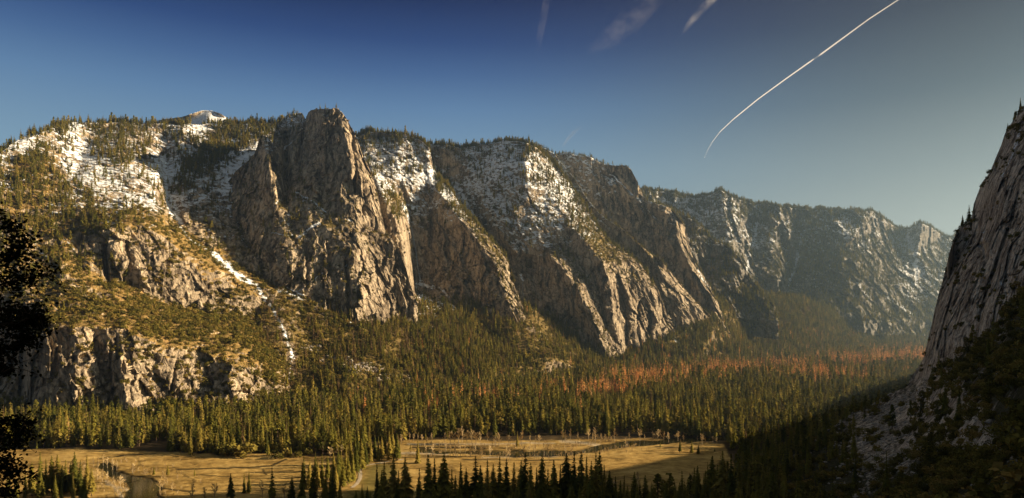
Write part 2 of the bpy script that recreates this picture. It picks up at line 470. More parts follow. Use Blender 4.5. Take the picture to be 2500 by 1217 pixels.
# ---- dark wall with the square summit block
layer('summit_cliff', [
    [(1360, 370, 3500), (1440, 380, 3480), (1470, 400, 3460), (1535, 405, 3420), (1560, 450, 3400), (1577, 490, 3390), (1633, 507, 3330), (1652, 540, 3290)],
    [(1500, 402, 3430), (1505, 450, 3440), (1560, 492, 3385)],
    [(1652, 540, 3290), (1660, 600, 3230), (1690, 660, 3170), (1738, 735, 3110), (1750, 770, 3090)],
    [(1680, 560, 3420), (1690, 620, 3330), (1705, 655, 3270), (1732, 696, 3240), (1762, 752, 3200), (1775, 790, 3190)],
    [(1400, 450, 3500), (1460, 470, 3480), (1540, 520, 3440), (1600, 580, 3370), (1640, 620, 3310), (1660, 700, 3230), (1700, 760, 3160)],
    [(1400, 760, 3350), (1550, 790, 3280), (1650, 800, 3210), (1770, 800, 3100)],
], top=[(1350, 380), (1380, 374), (1410, 378), (1440, 384), (1462, 398), (1478, 404), (1500, 403), (1530, 404), (1541, 415), (1555, 440), (1570, 478), (1580, 492), (1600, 494), (1633, 507), (1655, 528), (1675, 558), (1688, 618), (1700, 648), (1730, 692), (1758, 750), (1772, 780)],
    bot=[(1350, 800), (1775, 830)], mat=M_ROCK, x0=1350, x1=1772, amp=1.15, lean=.25, back='plateau',
    cover=[(1390, 390, .8, .2), (1440, 410, .8, .2), (1490, 440, .65, .1), (1510, 420, 0, 0), (1550, 450, 0, 0), (1570, 495, .5, .1), (1540, 520, .15, 0), (1600, 560, 0, 0), (1500, 500, .15, 0), (1640, 520, .3, .3), (1700, 700, 0, .1), (1450, 560, 0, 0), (1740, 740, 0, 0)],
    strips=[('snow', [(1470, 415), (1510, 440), (1545, 478), (1570, 490)], 7, .95), ('snow', [(1450, 475), (1500, 468)], 9, .9), ('snow', [(1572, 500), (1600, 535)], 5, .85), ('snow', [(1700, 655), (1728, 705)], 6, .7), ('cut', [(1405, 455), (1440, 520)], 10, 20)],
    seed=71, rough_top=5, fs=1.05)

layer('leaning_buttress', [
    [(1270, 345, 3350), (1350, 372, 3320), (1400, 430, 3250), (1440, 500, 3180), (1507, 550, 3100), (1592, 628, 3000), (1612, 660, 2960), (1640, 690, 2965), (1715, 762, 2990)],
    [(1640, 668, 3080), (1678, 716, 3090), (1715, 752, 3100), (1745, 790, 3110)],
    [(1290, 450, 3350), (1400, 560, 3200), (1500, 640, 3110), (1560, 680, 3060), (1598, 690, 2960), (1600, 760, 2900)],
    [(1300, 800, 3100), (1500, 840, 2950), (1600, 850, 2870), (1660, 835, 2950), (1750, 795, 3060)],
    [(1625, 700, 2970), (1635, 760, 2940), (1645, 830, 2905)],
    [(1660, 720, 2960), (1675, 780, 2935), (1690, 815, 2930)],
], top=[(1270, 352), (1320, 358), (1350, 372), (1370, 400), (1395, 428), (1426, 476), (1455, 512), (1478, 534), (1507, 549), (1550, 588), (1592, 624), (1608, 628), (1640, 668), (1678, 714), (1715, 751), (1740, 775), (1752, 795)],
    bot=[(1270, 820), (1500, 880), (1752, 830)], mat=M_ROCK, x0=1270, x1=1750, amp=.68, lean=.45, back='ridge',
    cover=[(1350, 400, .8, .2), (1400, 450, .7, .2), (1450, 530, .55, .5), (1520, 580, .3, .6), (1590, 630, .1, .3), (1480, 600, .1, 0), (1560, 660, .1, 0), (1640, 720, 0, 0), (1680, 780, 0, .1), (1400, 600, 0, 0)],
    strips=[('snow', [(1580, 655), (1585, 670)], 5, .8), ('veg', [(1440, 500), (1510, 556), (1592, 632)], 9, .9)],
    seed=61, rough_top=5)

# ---- the broad ribbed buttress in the middle of the wall
layer('ribbed_buttress', [
    [(990, 350, 3150), (1060, 352, 3130), (1160, 350, 3120), (1230, 342, 3100), (1290, 352, 3070), (1330, 385, 3130), (1370, 440, 3130), (1430, 530, 3040), (1481, 600, 2950), (1537, 640, 2890), (1575, 685, 2845), (1598, 730, 2850), (1605, 790, 2850), (1612, 850, 2840)],
    [(1345, 392, 3180), (1389, 445, 3160), (1440, 520, 3080), (1490, 590, 3010), (1545, 622, 2960), (1590, 672, 2920), (1618, 715, 2920), (1640, 790, 2930), (1665, 850, 2930)],
    [(1120, 440, 3080), (1150, 520, 2990), (1200, 580, 2920), (1250, 650, 2850), (1275, 700, 2800), (1290, 790, 2720)],
    [(1180, 400, 3060), (1230, 400, 3000), (1285, 400, 2960), (1290, 450, 2910), (1285, 490, 2890)],
    [(1340, 470, 2960), (1380, 520, 2920), (1400, 540, 2890)],
    [(1150, 420, 3050), (1170, 480, 2960), (1220, 560, 2870), (1260, 620, 2820)],
    [(1290, 500, 2900), (1310, 560, 2850), (1330, 600, 2830), (1345, 625, 2760), (1378, 660, 2725), (1410, 705, 2690), (1428, 745, 2665), (1450, 800, 2640), (1478, 872, 2625)],
    [(1385, 610, 2840), (1415, 650, 2800), (1442, 700, 2760), (1456, 745, 2735), (1478, 790, 2715)],
    [(1400, 560, 2860), (1440, 600, 2800), (1470, 640, 2765), (1490, 700, 2735), (1498, 780, 2700), (1515, 860, 2680)],
    [(1500, 640, 2820), (1530, 700, 2800), (1550, 780, 2765), (1562, 860, 2740)],
    [(1515, 700, 2800), (1524, 780, 2775), (1535, 860, 2735)],
    [(1565, 740, 2830), (1578, 800, 2810), (1588, 860, 2790)],
    [(1280, 800, 2760), (1340, 810, 2740), (1400, 835, 2710), (1440, 850, 2690)],
    [(1300, 640, 2850), (1310, 720, 2810), (1360, 780, 2760), (1420, 800, 2715)],
    [(1200, 900, 2700), (1400, 900, 2650), (1500, 900, 2640), (1600, 890, 2860), (1680, 885, 3000)],
], top=[(990, 350), (1045, 352), (1100, 356), (1130, 362), (1160, 355), (1200, 350), (1230, 344), (1270, 346), (1290, 352), (1320, 370), (1345, 393), (1361, 410), (1389, 447), (1426, 502), (1450, 538), (1481, 586), (1510, 608), (1537, 621), (1560, 643), (1578, 665), (1607, 710), (1618, 738), (1632, 780), (1655, 840), (1670, 870)],
    bot=[(990, 840), (1200, 860), (1480, 905), (1670, 900)], mat=M_ROCK, x0=990, x1=1668, amp=.72, lean=.35, back='plateau',
    cover=[(1060, 380, .6, .3), (1100, 400, .45, .4), (1160, 370, .6, .4), (1240, 360, .7, .3), (1290, 370, .65, .3), (1220, 430, .7, .25), (1250, 400, .75, .1), (1150, 460, .75, .2), (1180, 530, .75, .1), (1290, 470, .7, .35), (1350, 480, .7, .35), (1250, 520, .65, .2), (1330, 540, .65, .35), (1300, 590, .65, .2), (1370, 570, .6, .3), (1420, 560, .4, .6), (1220, 590, .5, .1), (1400, 620, .1, .5), (1450, 600, .2, .7),
           (1500, 650, 0, .35), (1560, 680, 0, .3), (1320, 670, 0, 0), (1400, 720, 0, 0), (1300, 740, 0, 0), (1480, 740, 0, 0), (1550, 780, 0, .05), (1350, 640, 0, .2), (1620, 800, 0, 0), (1280, 660, .1, 0), (1430, 850, 0, .3), (1360, 820, .05, .3)],
    strips=[('snow', [(1120, 460), (1170, 545)], 13, .95), ('snow', [(1205, 410), (1280, 395)], 12, .9), ('snow', [(1140, 430), (1160, 500)], 11, .9), ('snow', [(1330, 580), (1370, 555)], 9, .95), ('snow', [(1270, 670), (1278, 682)], 7, .95),
            ('veg', [(1420, 560), (1480, 625), (1560, 680)], 18, .7), ('snow', [(1290, 620), (1340, 590)], 7, .7),
            ('cut', [(1445, 660), (1470, 740), (1478, 800)], 8, 24), ('cut', [(1515, 700), (1530, 780), (1528, 860)], 6, 18), ('cut', [(1585, 760), (1590, 860)], 6, 25), ('cut', [(1400, 660), (1405, 760)], 7, 20), ('cut', [(1560, 740), (1555, 800), (1565, 850)], 5, 22)],
    seed=51, rough_top=5)

# ---- the dark wall behind the waterfall and its long diagonal ridge
layer('waterfall_cliff', [
    [(850, 335, 2950), (900, 325, 2980), (1000, 332, 2980), (1045, 352, 2960), (1062, 430, 2950), (1105, 468, 2880), (1156, 533, 2790), (1205, 588, 2720), (1240, 636, 2670), (1256, 700, 2620), (1280, 760, 2570), (1296, 800, 2550)],
    [(1046, 440, 2880), (1080, 480, 2790), (1130, 545, 2700), (1176, 600, 2630), (1210, 650, 2575), (1228, 710, 2530), (1252, 765, 2490), (1272, 800, 2470)],
    [(930, 470, 2560), (945, 500, 2450), (968, 540, 2420), (985, 590, 2400), (992, 650, 2380), (1000, 720, 2370)],
    [(1003, 560, 2740), (1010, 620, 2730), (1018, 690, 2680), (1022, 715, 2640)],
    [(900, 400, 2850), (940, 440, 2780), (975, 480, 2780), (1000, 520, 2790), (1040, 500, 2850)],
    [(1060, 560, 2780), (1070, 640, 2740), (1080, 720, 2620)],
    [(1120, 560, 2740), (1150, 640, 2680), (1170, 740, 2580)],
    [(850, 760, 2500), (1000, 760, 2550), (1040, 740, 2560), (1100, 765, 2540), (1200, 800, 2500), (1290, 830, 2470)],
], top=[(850, 340), (870, 333), (900, 323), (960, 327), (1000, 332), (1030, 345), (1048, 360), (1058, 410), (1068, 432), (1100, 466), (1125, 500), (1150, 531), (1180, 565), (1200, 588), (1220, 608), (1238, 634), (1250, 662), (1262, 710), (1278, 755), (1294, 792), (1300, 815)],
    bot=[(850, 790), (1000, 790), (1300, 850)], mat=M_ROCK, x0=850, x1=1298, amp=.85, lean=.35, back='plateau',
    cover=[(890, 350, .5, .3), (950, 370, .7, .15), (1000, 360, .6, .2), (930, 420, .6, .3), (980, 430, .7, .25), (1040, 440, .9, .3), (1010, 490, .7, .1), (1070, 470, .6, .45), (1100, 510, .5, .3), (1000, 540, .3, .1), (1040, 560, .1, 0), (1130, 580, .2, .2), (1200, 620, .1, .3), (1060, 620, 0, 0), (1150, 680, 0, 0), (1100, 720, .05, 0), (960, 560, 0, .05), (970, 480, .2, .6), (980, 660, 0, 0), (1240, 700, 0, .1), (1020, 650, 0, 0)],
    strips=[('snow', [(905, 400), (940, 440), (965, 470)], 6, .95), ('snow', [(985, 500), (1000, 545)], 8, .9), ('snow', [(1025, 690), (1058, 702)], 10, 1.0), ('snow', [(1015, 690), (1018, 715)], 6, 1.0), ('snow', [(1075, 705), (1095, 725)], 6, .8), ('snow', [(1120, 480), (1140, 520)], 5, .8), ('veg', [(1070, 450), (1150, 545), (1240, 650)], 10, .8)],
    seed=41, rough_top=5)

# ---- the snow dome far behind the left rim
layer('snow_dome', [
    [(360, 300, 4000), (510, 275, 3900), (640, 310, 4000)], [(360, 350, 3500), (510, 340, 3400), (640, 350, 3500)],
], top=[(370, 298), (400, 291), (440, 287), (470, 278), (495, 270), (515, 270), (540, 278), (560, 293), (580, 304), (620, 306)], bot=[(370, 345), (620, 345)], mat=M_LEFT, x0=370, x1=620, amp=.12, back='plateau', cover=[(500, 300, 1, .2)], seed=12, rough_top=1.5)

# ---- left mountain with its snow bowl, bench and lower cliff
layer('left_mountain', [
    [(-650, 1045, 1340), (-90, 1035, 1470), (0, 1030, 1480), (60, 1040, 1430), (140, 1035, 1425), (200, 1030, 1440), (280, 1020, 1455), (350, 1015, 1465), (420, 1010, 1490), (480, 1010, 1510), (560, 1010, 1540), (610, 1005, 1560), (650, 1000, 1600), (720, 985, 1680)],
    [(-650, 870, 1510), (-90, 860, 1640), (0, 840, 1600), (50, 830, 1560), (92, 815, 1490), (130, 800, 1480), (180, 795, 1490), (240, 800, 1510), (300, 800, 1525), (340, 820, 1540), (400, 845, 1560), (450, 850, 1580), (510, 870, 1590), (560, 885, 1600), (600, 900, 1610), (618, 935, 1610), (622, 990, 1590)],
    [(92, 815, 1490), (82, 900, 1450), (85, 1000, 1425)],
    [(60, 830, 1540), (45, 920, 1540), (40, 1010, 1510)],
    [(175, 810, 1485), (200, 900, 1452), (215, 1010, 1432)],
    [(225, 815, 1512), (248, 900, 1484), (264, 1010, 1456)],
    [(290, 815, 1515), (300, 880, 1478), (315, 980, 1452)],
    [(345, 830, 1540), (368, 900, 1525), (385, 1000, 1490)],
    [(430, 860, 1570), (450, 930, 1535), (470, 1000, 1505)],
    [(500, 880, 1585), (505, 940, 1552), (515, 1000, 1520)],
    [(560, 895, 1590), (575, 940, 1565), (590, 1000, 1545)],
    [(-650, 710, 1470), (-90, 700, 1600), (0, 720, 1590), (100, 760, 1570), (200, 750, 1600), (300, 760, 1640), (400, 790, 1670), (500, 820, 1690), (580, 840, 1700), (640, 880, 1700), (680, 930, 1700)],
    [(90, 640, 1690), (150, 650, 1700), (200, 660, 1730), (280, 680, 1770), (340, 705, 1800), (400, 735, 1830), (470, 758, 1860), (520, 768, 1880), (580, 775, 1910), (640, 790, 1940), (690, 850, 1870), (712, 890, 1800)],
    [(255, 560, 1790), (300, 545, 1820), (345, 545, 1850), (390, 570, 1880), (430, 600, 1905), (500, 635, 1945), (560, 668, 1985), (610, 700, 2005), (640, 735, 2010), (655, 775, 1985)],
    [(300, 560, 1815), (330, 640, 1795), (350, 700, 1795)],
    [(430, 610, 1900), (450, 680, 1870), (480, 745, 1860)],
    [(-650, 530, 1550), (-90, 520, 1680), (0, 540, 1720), (100, 560, 1770), (180, 560, 1800), (255, 560, 1790)],
    [(-650, 440, 1660), (-90, 430, 1790), (0, 440, 1850), (80, 430, 1930), (150, 470, 1940), (230, 500, 1930), (300, 515, 1930), (370, 530, 1960), (410, 560, 2000)],
    [(-650, 400, 1730), (-90, 390, 1860), (0, 372, 1960), (60, 340, 2070), (110, 320, 2190), (130, 305, 2330), (180, 298, 2430), (290, 300, 2560), (400, 300, 2680), (470, 303, 2720), (570, 305, 2800), (640, 300, 2870), (760, 290, 2900)],
    
    [(230, 330, 2420), (280, 380, 2270), (330, 430, 2170), (380, 490, 2080), (400, 530, 2040)],
    [(345, 320, 2560), (350, 370, 2420), (385, 430, 2280), (396, 480, 2200)],
    [(400, 320, 2620), (402, 380, 2500), (404, 450, 2340), (412, 510, 2230), (425, 540, 2180), (470, 580, 2130), (520, 622, 2090), (565, 662, 2060), (615, 695, 2040), (650, 735, 2015)],
    [(440, 320, 2620), (450, 380, 2470), (450, 450, 2320), (455, 510, 2230)],
    [(520, 335, 2680), (530, 400, 2500), (520, 460, 2360), (500, 520, 2250)],
    [(600, 335, 2730), (605, 380, 2580), (590, 430, 2450), (555, 490, 2340), (520, 560, 2210), (560, 640, 2120)],
    [(700, 340, 2750), (700, 500, 2400), (700, 650, 2250), (700, 720, 2060)],
    [(660, 745, 2010), (690, 790, 1930), (706, 850, 1840), (712, 890, 1790), (700, 940, 1720), (675, 985, 1650)],
], top=[(-650, 430), (-90, 392), (-30, 385), (0, 374), (40, 345), (70, 330), (105, 322), (118, 318), (130, 308), (180, 300), (250, 302), (300, 300), (340, 302), (400, 302), (440, 304), (500, 303), (560, 303), (600, 303), (640, 300), (720, 300)],
    bot=[(-650, 1060), (-90, 1050), (200, 1045), (480, 1030), (622, 1015), (720, 1000)], mat=M_LEFT, x0=-90, x1=716, xl=-640, step=2.0, rowstep=2.1, amp=.85, lean=.25, back='plateau',
    cover=[(0, 385, .7, .4), (60, 350, .8, .2), (110, 335, .6, .2), (60, 400, .3, .7), (0, 430, .45, .6), (110, 400, .3, .7), (170, 340, .8, 0), (200, 400, .85, 0), (240, 440, .8, 0), (300, 370, .55, .3), (300, 490, .62, .2), (340, 420, .62, .2), (380, 500, .6, .3), (350, 340, .5, .2), (260, 330, .5, .3), (400, 420, .9, 0), (170, 480, .5, .5), (100, 480, .3, .7), (20, 500, .35, .6), (60, 560, .35, .6),
           (200, 540, .3, .6), (270, 530, .45, .5), (330, 530, .2, .8), (400, 540, .25, .8), (150, 600, .12, .7), (240, 620, .05, .6), (50, 640, .08, .7), (450, 600, 0, .9), (520, 650, 0, .9), (600, 700, 0, .75), (320, 620, 0, .15), (420, 680, 0, .1), (520, 720, 0, .1), (610, 750, 0, .3), (380, 620, 0, .2), (200, 700, .05, .8), (100, 720, 0, .6), (300, 750, 0, .9), (450, 800, 0, .9), (580, 810, 0, .9), (650, 850, 0, .9), (200, 780, 0, .6), (400, 820, 0, .7), (540, 860, 0, .8),
           (450, 340, .6, .3), (520, 360, .5, .4), (500, 420, .6, .3), (560, 450, .95, 0), (610, 400, 1, 0), (480, 480, .55, .1), (430, 500, .8, 0), (450, 540, .3, 0), (520, 560, .4, 0), (600, 320, .6, .3), (480, 310, .9, 0),
           (120, 870, 0, 0), (200, 900, 0, 0), (300, 900, 0, 0), (450, 930, 0, .1), (580, 950, 0, .05), (100, 980, 0, 0), (400, 980, 0, 0), (0, 900, 0, 0), (580, 900, 0, .5), (510, 900, 0, .2), (500, 985, 0, .2)],
    strips=[('snow', [(402, 380), (404, 450), (410, 505), (432, 535)], 11, 1.0), ('snow', [(522, 622), (560, 655), (600, 685)], 18, 1.0), ('snow', [(600, 685), (625, 700), (650, 735)], 13, 1.0), ('snow', [(415, 520), (440, 545)], 14, 1.0), ('snow', [(650, 735), (690, 800), (700, 830), (712, 870)], 8, .95), ('snow', [(712, 870), (700, 930), (690, 960), (668, 985)], 4, .6), ('snow', [(430, 545), (470, 590), (505, 605)], 8, .8),
            ('snow', [(165, 320), (230, 400), (310, 470), (360, 500)], 22, .86), ('snow', [(490, 480), (560, 455), (610, 400), (645, 355)], 16, 1.0), ('snow', [(40, 540), (90, 600), (120, 640)], 7, .7), ('snow', [(130, 560), (190, 620), (240, 670)], 5, .6),
            ('bare', [(210, 700), (265, 745)], 7, 0), ('bare', [(170, 690), (210, 720)], 8, 0), ('cut', [(270, 840), (268, 900), (275, 960)], 7, 12), ('cut', [(505, 900), (512, 960)], 8, 10), ('cut', [(140, 850), (130, 920)], 6, 14), ('cut', [(255, 600), (262, 690)], 9, 25), ('cut', [(430, 880), (420, 960)], 7, 12)],
    seed=21, rough_top=4)

# ---- the great tower
layer('granite_tower', [
    [(500, 600, 2400), (520, 545, 2420), (560, 445, 2430), (625, 372, 2400), (645, 338, 2370), (672, 312, 2480), (700, 285, 2560), (738, 278, 2570), (750, 290, 2440), (770, 268, 2390), (828, 268, 2350), (850, 300, 2350), (868, 330, 2370), (900, 405, 2400), (920, 460, 2370), (938, 560, 2320), (970, 600, 2280), (1000, 690, 2270), (1020, 745, 2260)],
    [(645, 340, 2365), (655, 400, 2290), (668, 450, 2250), (676, 510, 2220), (640, 570, 2190), (630, 640, 2140), (650, 700, 2100)],
    [(560, 460, 2410), (566, 520, 2300), (575, 580, 2260), (585, 650, 2160)],
    [(520, 560, 2400), (530, 620, 2290), (560, 680, 2180), (600, 700, 2120)],
    [(690, 300, 2540), (695, 360, 2420), (695, 430, 2350), (692, 480, 2290), (705, 520, 2240)],
    [(742, 300, 2450), (730, 350, 2400), (715, 420, 2350), (712, 475, 2290)],
    [(785, 280, 2370), (790, 350, 2345), (790, 430, 2310), (790, 500, 2270)],
    [(830, 275, 2345), (845, 330, 2325), (858, 400, 2285), (862, 470, 2255), (858, 530, 2235), (872, 590, 2190)],
    [(880, 390, 2345), (900, 450, 2300), (905, 520, 2275), (915, 580, 2250), (935, 640, 2235), (960, 720, 2230), (975, 800, 2200)],
    [(845, 560, 2220), (870, 620, 2160), (855, 680, 2120), (862, 740, 2080), (872, 800, 2050)],
    [(712, 478, 2270), (760, 500, 2250), (800, 525, 2230), (845, 556, 2210)],
    [(700, 520, 2220), (740, 545, 2200), (790, 560, 2180), (820, 590, 2170)],
    [(690, 600, 2150), (720, 660, 2110), (740, 720, 2070)],
    [(770, 600, 2160), (780, 660, 2110), (790, 740, 2070)],
    [(820, 620, 2150), (825, 680, 2120), (830, 760, 2090)],
    [(882, 640, 2170), (900, 700, 2145), (915, 790, 2115), (945, 815, 2135), (985, 800, 2200)],
    [(500, 720, 2300), (560, 760, 2150), (640, 770, 2070), (740, 780, 2040), (800, 800, 2040), (870, 830, 2040), (950, 850, 2120), (1020, 840, 2230)],
], top=[(496, 625), (506, 598), (520, 540), (532, 505), (545, 482), (556, 446), (575, 420), (600, 397), (622, 372), (634, 340), (645, 332), (658, 338), (665, 352), (672, 318), (682, 298), (695, 286), (715, 279), (736, 273), (742, 282), (746, 292), (752, 275), (760, 268), (780, 265), (806, 267), (826, 266), (836, 276), (850, 299), (864, 322), (876, 352), (884, 378), (898, 402), (910, 435), (920, 466), (930, 515), (940, 562), (958, 586), (975, 612), (990, 648), (1000, 690), (1012, 722), (1022, 745)],
    bot=[(496, 745), (560, 790), (640, 790), (870, 840), (1022, 860)], mat=M_ROCK, x0=498, x1=1020, step=1.8, rowstep=2.0, amp=.8, lean=.12, back='peak',
    cover=[(710, 290, .45, .2), (700, 330, .2, .2), (650, 345, .4, 0), (790, 270, .3, 0), (790, 350, 0, 0), (780, 450, 0, 0), (650, 450, 0, 0), (560, 520, 0, 0), (600, 620, 0, 0), (700, 500, .1, .6), (760, 510, .15, .6), (690, 540, .3, .6), (740, 560, .1, .4), (800, 560, .1, .6), (850, 540, .1, .5), (650, 560, .05, .5), (720, 620, 0, .25), (800, 640, 0, .3), (850, 640, 0, .4), (700, 690, 0, .2), (820, 720, 0, .4), (900, 600, 0, .25), (930, 680, 0, .05), (940, 780, 0, 0), (880, 480, 0, 0), (980, 720, 0, .1), (600, 690, 0, .1), (690, 410, .1, .1)],
    strips=[('snow', [(726, 582), (750, 560), (778, 544)], 7, 1.0), ('snow', [(722, 468), (762, 492), (800, 520)], 4, .9), ('snow', [(782, 520), (792, 528)], 6, .9), ('snow', [(845, 538), (862, 542)], 5, .8), ('snow', [(665, 570), (715, 574)], 5, .8), ('snow', [(835, 655), (862, 632)], 3.5, .9), ('snow', [(690, 365), (712, 350)], 5, .8), ('snow', [(700, 290), (735, 278)], 5, .7),
            ('snow', [(640, 700), (700, 704), (740, 722)], 7, .75), ('snow', [(675, 495), (690, 487)], 5, .7), ('snow', [(700, 725), (740, 705), (790, 665)], 3, .8), ('snow', [(815, 760), (860, 778), (885, 790)], 5, .6),
            ('cut', [(860, 330), (868, 420), (866, 470)], 7, 22), ('cut', [(845, 640), (850, 700), (853, 790)], 8, 30), ('cut', [(697, 330), (700, 400), (698, 490)], 14, 48), ('cut', [(748, 283), (742, 330), (728, 400)], 7, 22), ('cut', [(800, 600), (805, 660)], 7, 14), ('cut', [(748, 600), (752, 700)], 6, 14)],
    seed=31, rough_top=4.5)

# ---- wooded talus below the walls, running down to the valley floor
TAL = terrain_mat('talus_soil', (.16, .12, .08), (.36, .28, .19), (.22, .15, .06))
layer('talus_slope', [
    [(560, 690, 2250), (640, 660, 2180), (720, 690, 2170), (800, 730, 2160), (880, 770, 2140), (950, 785, 2190), (1000, 750, 2300), (1040, 698, 2720), (1100, 712, 2700), (1200, 745, 2680), (1290, 750, 2620), (1380, 790, 2780), (1450, 820, 2880), (1500, 838, 2950), (1600, 820, 2980), (1660, 790, 3020), (1720, 730, 3300), (1760, 686, 3560)],
    [(640, 695, 2085), (680, 705, 2080), (740, 730, 2065), (800, 765, 2045), (880, 803, 2030), (950, 818, 2068), (1000, 785, 2220), (1030, 728, 2560), (1080, 738, 2560), (1200, 775, 2535), (1290, 792, 2500), (1380, 826, 2640), (1440, 850, 2690), (1490, 872, 2680), (1560, 862, 2730), (1610, 845, 2770), (1650, 822, 2860), (1740, 772, 3080), (1762, 756, 3150)],
    [(1655, 660, 3750), (1700, 668, 3700), (1760, 690, 3650), (1830, 716, 3800), (1890, 722, 3900), (1960, 727, 4050), (2040, 762, 4200), (2090, 792, 4350), (2170, 808, 4500), (2300, 840, 4600)],
    [(1760, 745, 3250), (1800, 760, 3350), (1860, 780, 3650), (1950, 800, 3700), (2050, 830, 3900), (2150, 845, 4150)],
    [(1740, 800, 2990), (1790, 820, 3120), (1850, 850, 3350)],
    [(640, 740, 2000), (690, 800, 1900), (706, 850, 1830), (713, 890, 1790), (700, 940, 1720), (672, 990, 1640)],
    [(740, 780, 2000), (760, 850, 1900), (790, 920, 1780)],
    [(850, 830, 1980), (870, 900, 1830)], [(940, 860, 1960), (950, 920, 1880)],
    [(1180, 768, 2500), (1240, 800, 2410), (1300, 840, 2330), (1350, 875, 2300), (1400, 895, 2380)],
    [(1180, 810, 2400), (1240, 850, 2310), (1300, 900, 2230)],
    [(1000, 805, 2170), (1100, 850, 2150), (1200, 895, 2120)],
    [(560, 1010, 1533), (620, 1000, 1596), (680, 995, 1629), (750, 985, 1700), (820, 985, 1700), (900, 980, 1738), (1000, 970, 1819), (1100, 960, 1907), (1200, 950, 2005), (1300, 935, 2172), (1400, 918, 2399), (1500, 907, 2573), (1600, 900, 2696), (1700, 896, 2773), (1850, 881, 3103), (2000, 867, 3491), (2150, 857, 3833), (2300, 850, 4115)],
    [(560, 1040, 1480), (680, 1020, 1560), (900, 1005, 1640), (1200, 970, 1900), (1500, 925, 2430), (1850, 893, 2940), (2150, 865, 3650), (2300, 857, 3950)],
], top=[(560, 690), (640, 660), (720, 690), (800, 730), (880, 770), (950, 785), (1000, 750), (1040, 698), (1100, 712), (1200, 745), (1290, 750), (1380, 790), (1450, 820), (1500, 838), (1600, 820), (1655, 700), (1690, 668), (1760, 692), (1830, 718), (1890, 724), (1960, 729), (2040, 764), (2090, 794), (2170, 810), (2300, 842)],
    bot=[(560, 1045), (680, 1022), (900, 1006), (1200, 972), (1500, 928), (1850, 896), (2150, 868), (2300, 858)], mat=TAL, x0=562, x1=2298, step=3, rowstep=3, amp=.55, lean=0, back='ridge',
    cover=[(700, 740, .15, .5), (900, 850, 0, .9), (1200, 850, 0, .9), (1500, 890, 0, 1), (1060, 740, .4, .5), (1700, 830, 0, 1), (1900, 800, 0, 1), (1300, 830, 0, .8)],
    strips=[('snow', [(660, 745), (690, 800), (702, 830), (714, 872)], 8, .95), ('snow', [(714, 872), (702, 930), (690, 960), (668, 990)], 6, .72), ('snow', [(640, 700), (700, 712), (740, 735)], 9, .95), ('snow', [(1018, 722), (1060, 736), (1110, 752)], 12, .95), ('snow', [(810, 770), (880, 798)], 4, .7), ('snow', [(1640, 815), (1655, 838)], 8, .85), ('snow', [(1728, 770), (1742, 785)], 5, .85),
            ('bare', [(1290, 800), (1340, 830), (1390, 860)], 12, 0), ('bare', [(660, 720), (710, 850), (715, 900), (690, 960)], 16, 0), ('bare', [(750, 730), (800, 770)], 14, 0), ('cut', [(1180, 790), (1240, 850)], 12, 15)],
    seed=101, rough_top=3, smoothveg=.9)

# ---- near right: the shaded cliff above the camera's side of the valley
layer('right_cliff', [
    [(2205, 965, 900), (2235, 930, 880), (2262, 860, 870), (2300, 700, 890), (2342, 555, 910), (2375, 520, 900), (2396, 446, 900), (2435, 377, 890), (2460, 315, 880), (2490, 260, 870), (2620, 100, 840), (3600, -900, 620)],
    [(2262, 900, 830), (2290, 800, 815), (2330, 690, 820), (2352, 600, 885), (2378, 590, 855), (2400, 540, 840), (2440, 450, 780), (2480, 360, 770), (2560, 260, 740), (3600, -500, 500)],
    [(2210, 1010, 830), (2270, 940, 790), (2330, 870, 740), (2400, 800, 690), (2460, 740, 650), (2520, 690, 610), (2620, 640, 560), (3600, 250, 400)],
    [(2330, 830, 750), (2370, 720, 745), (2410, 620, 740), (2450, 530, 730), (2500, 460, 700), (2620, 380, 640), (3600, -150, 450)],
    [(2410, 760, 690), (2440, 680, 690), (2470, 600, 680), (2520, 560, 650)],
    [(2205, 1100, 780), (2400, 950, 640), (2620, 760, 520), (3600, 420, 380)],
], top=[(2205, 960), (2222, 930), (2236, 905), (2255, 875), (2266, 827), (2282, 760), (2298, 696), (2310, 650), (2319, 614), (2333, 570), (2345, 552), (2360, 543), (2372, 534), (2377, 502), (2388, 470), (2396, 446), (2408, 430), (2418, 416), (2435, 376), (2450, 338), (2458, 315), (2474, 298), (2484, 280), (2500, 256), (2560, 190), (2620, 120), (3600, -880)],
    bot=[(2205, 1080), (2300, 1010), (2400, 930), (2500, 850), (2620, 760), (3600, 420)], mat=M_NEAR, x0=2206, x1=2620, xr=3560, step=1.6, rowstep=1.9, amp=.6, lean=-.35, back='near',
    cover=[(2300, 750, 0, 0), (2400, 600, 0, 0), (2470, 400, 0, 0), (2480, 290, .0, .5), (2500, 600, 0, 0), (2360, 545, .1, .8), (2250, 920, 0, .4), (2400, 850, 0, .5)],
    strips=[('snow', [(2490, 320), (2470, 380), (2445, 430)], 7, .62), ('snow', [(2434, 470), (2420, 520)], 6, .55), ('snow', [(2405, 550), (2392, 600)], 6, .6), ('snow', [(2420, 640), (2385, 760), (2340, 860)], 5, .42), ('snow', [(2480, 600), (2440, 700)], 5, .38),
            ('cut', [(2398, 602), (2402, 612), (2404, 632)], 17, 26), ('cut', [(2350, 640), (2320, 740), (2290, 850)], 6, 10), ('cut', [(2460, 560), (2420, 680), (2390, 780)], 7, 12)],
    seed=111, rough_top=7, fs=.42, vs=.3)

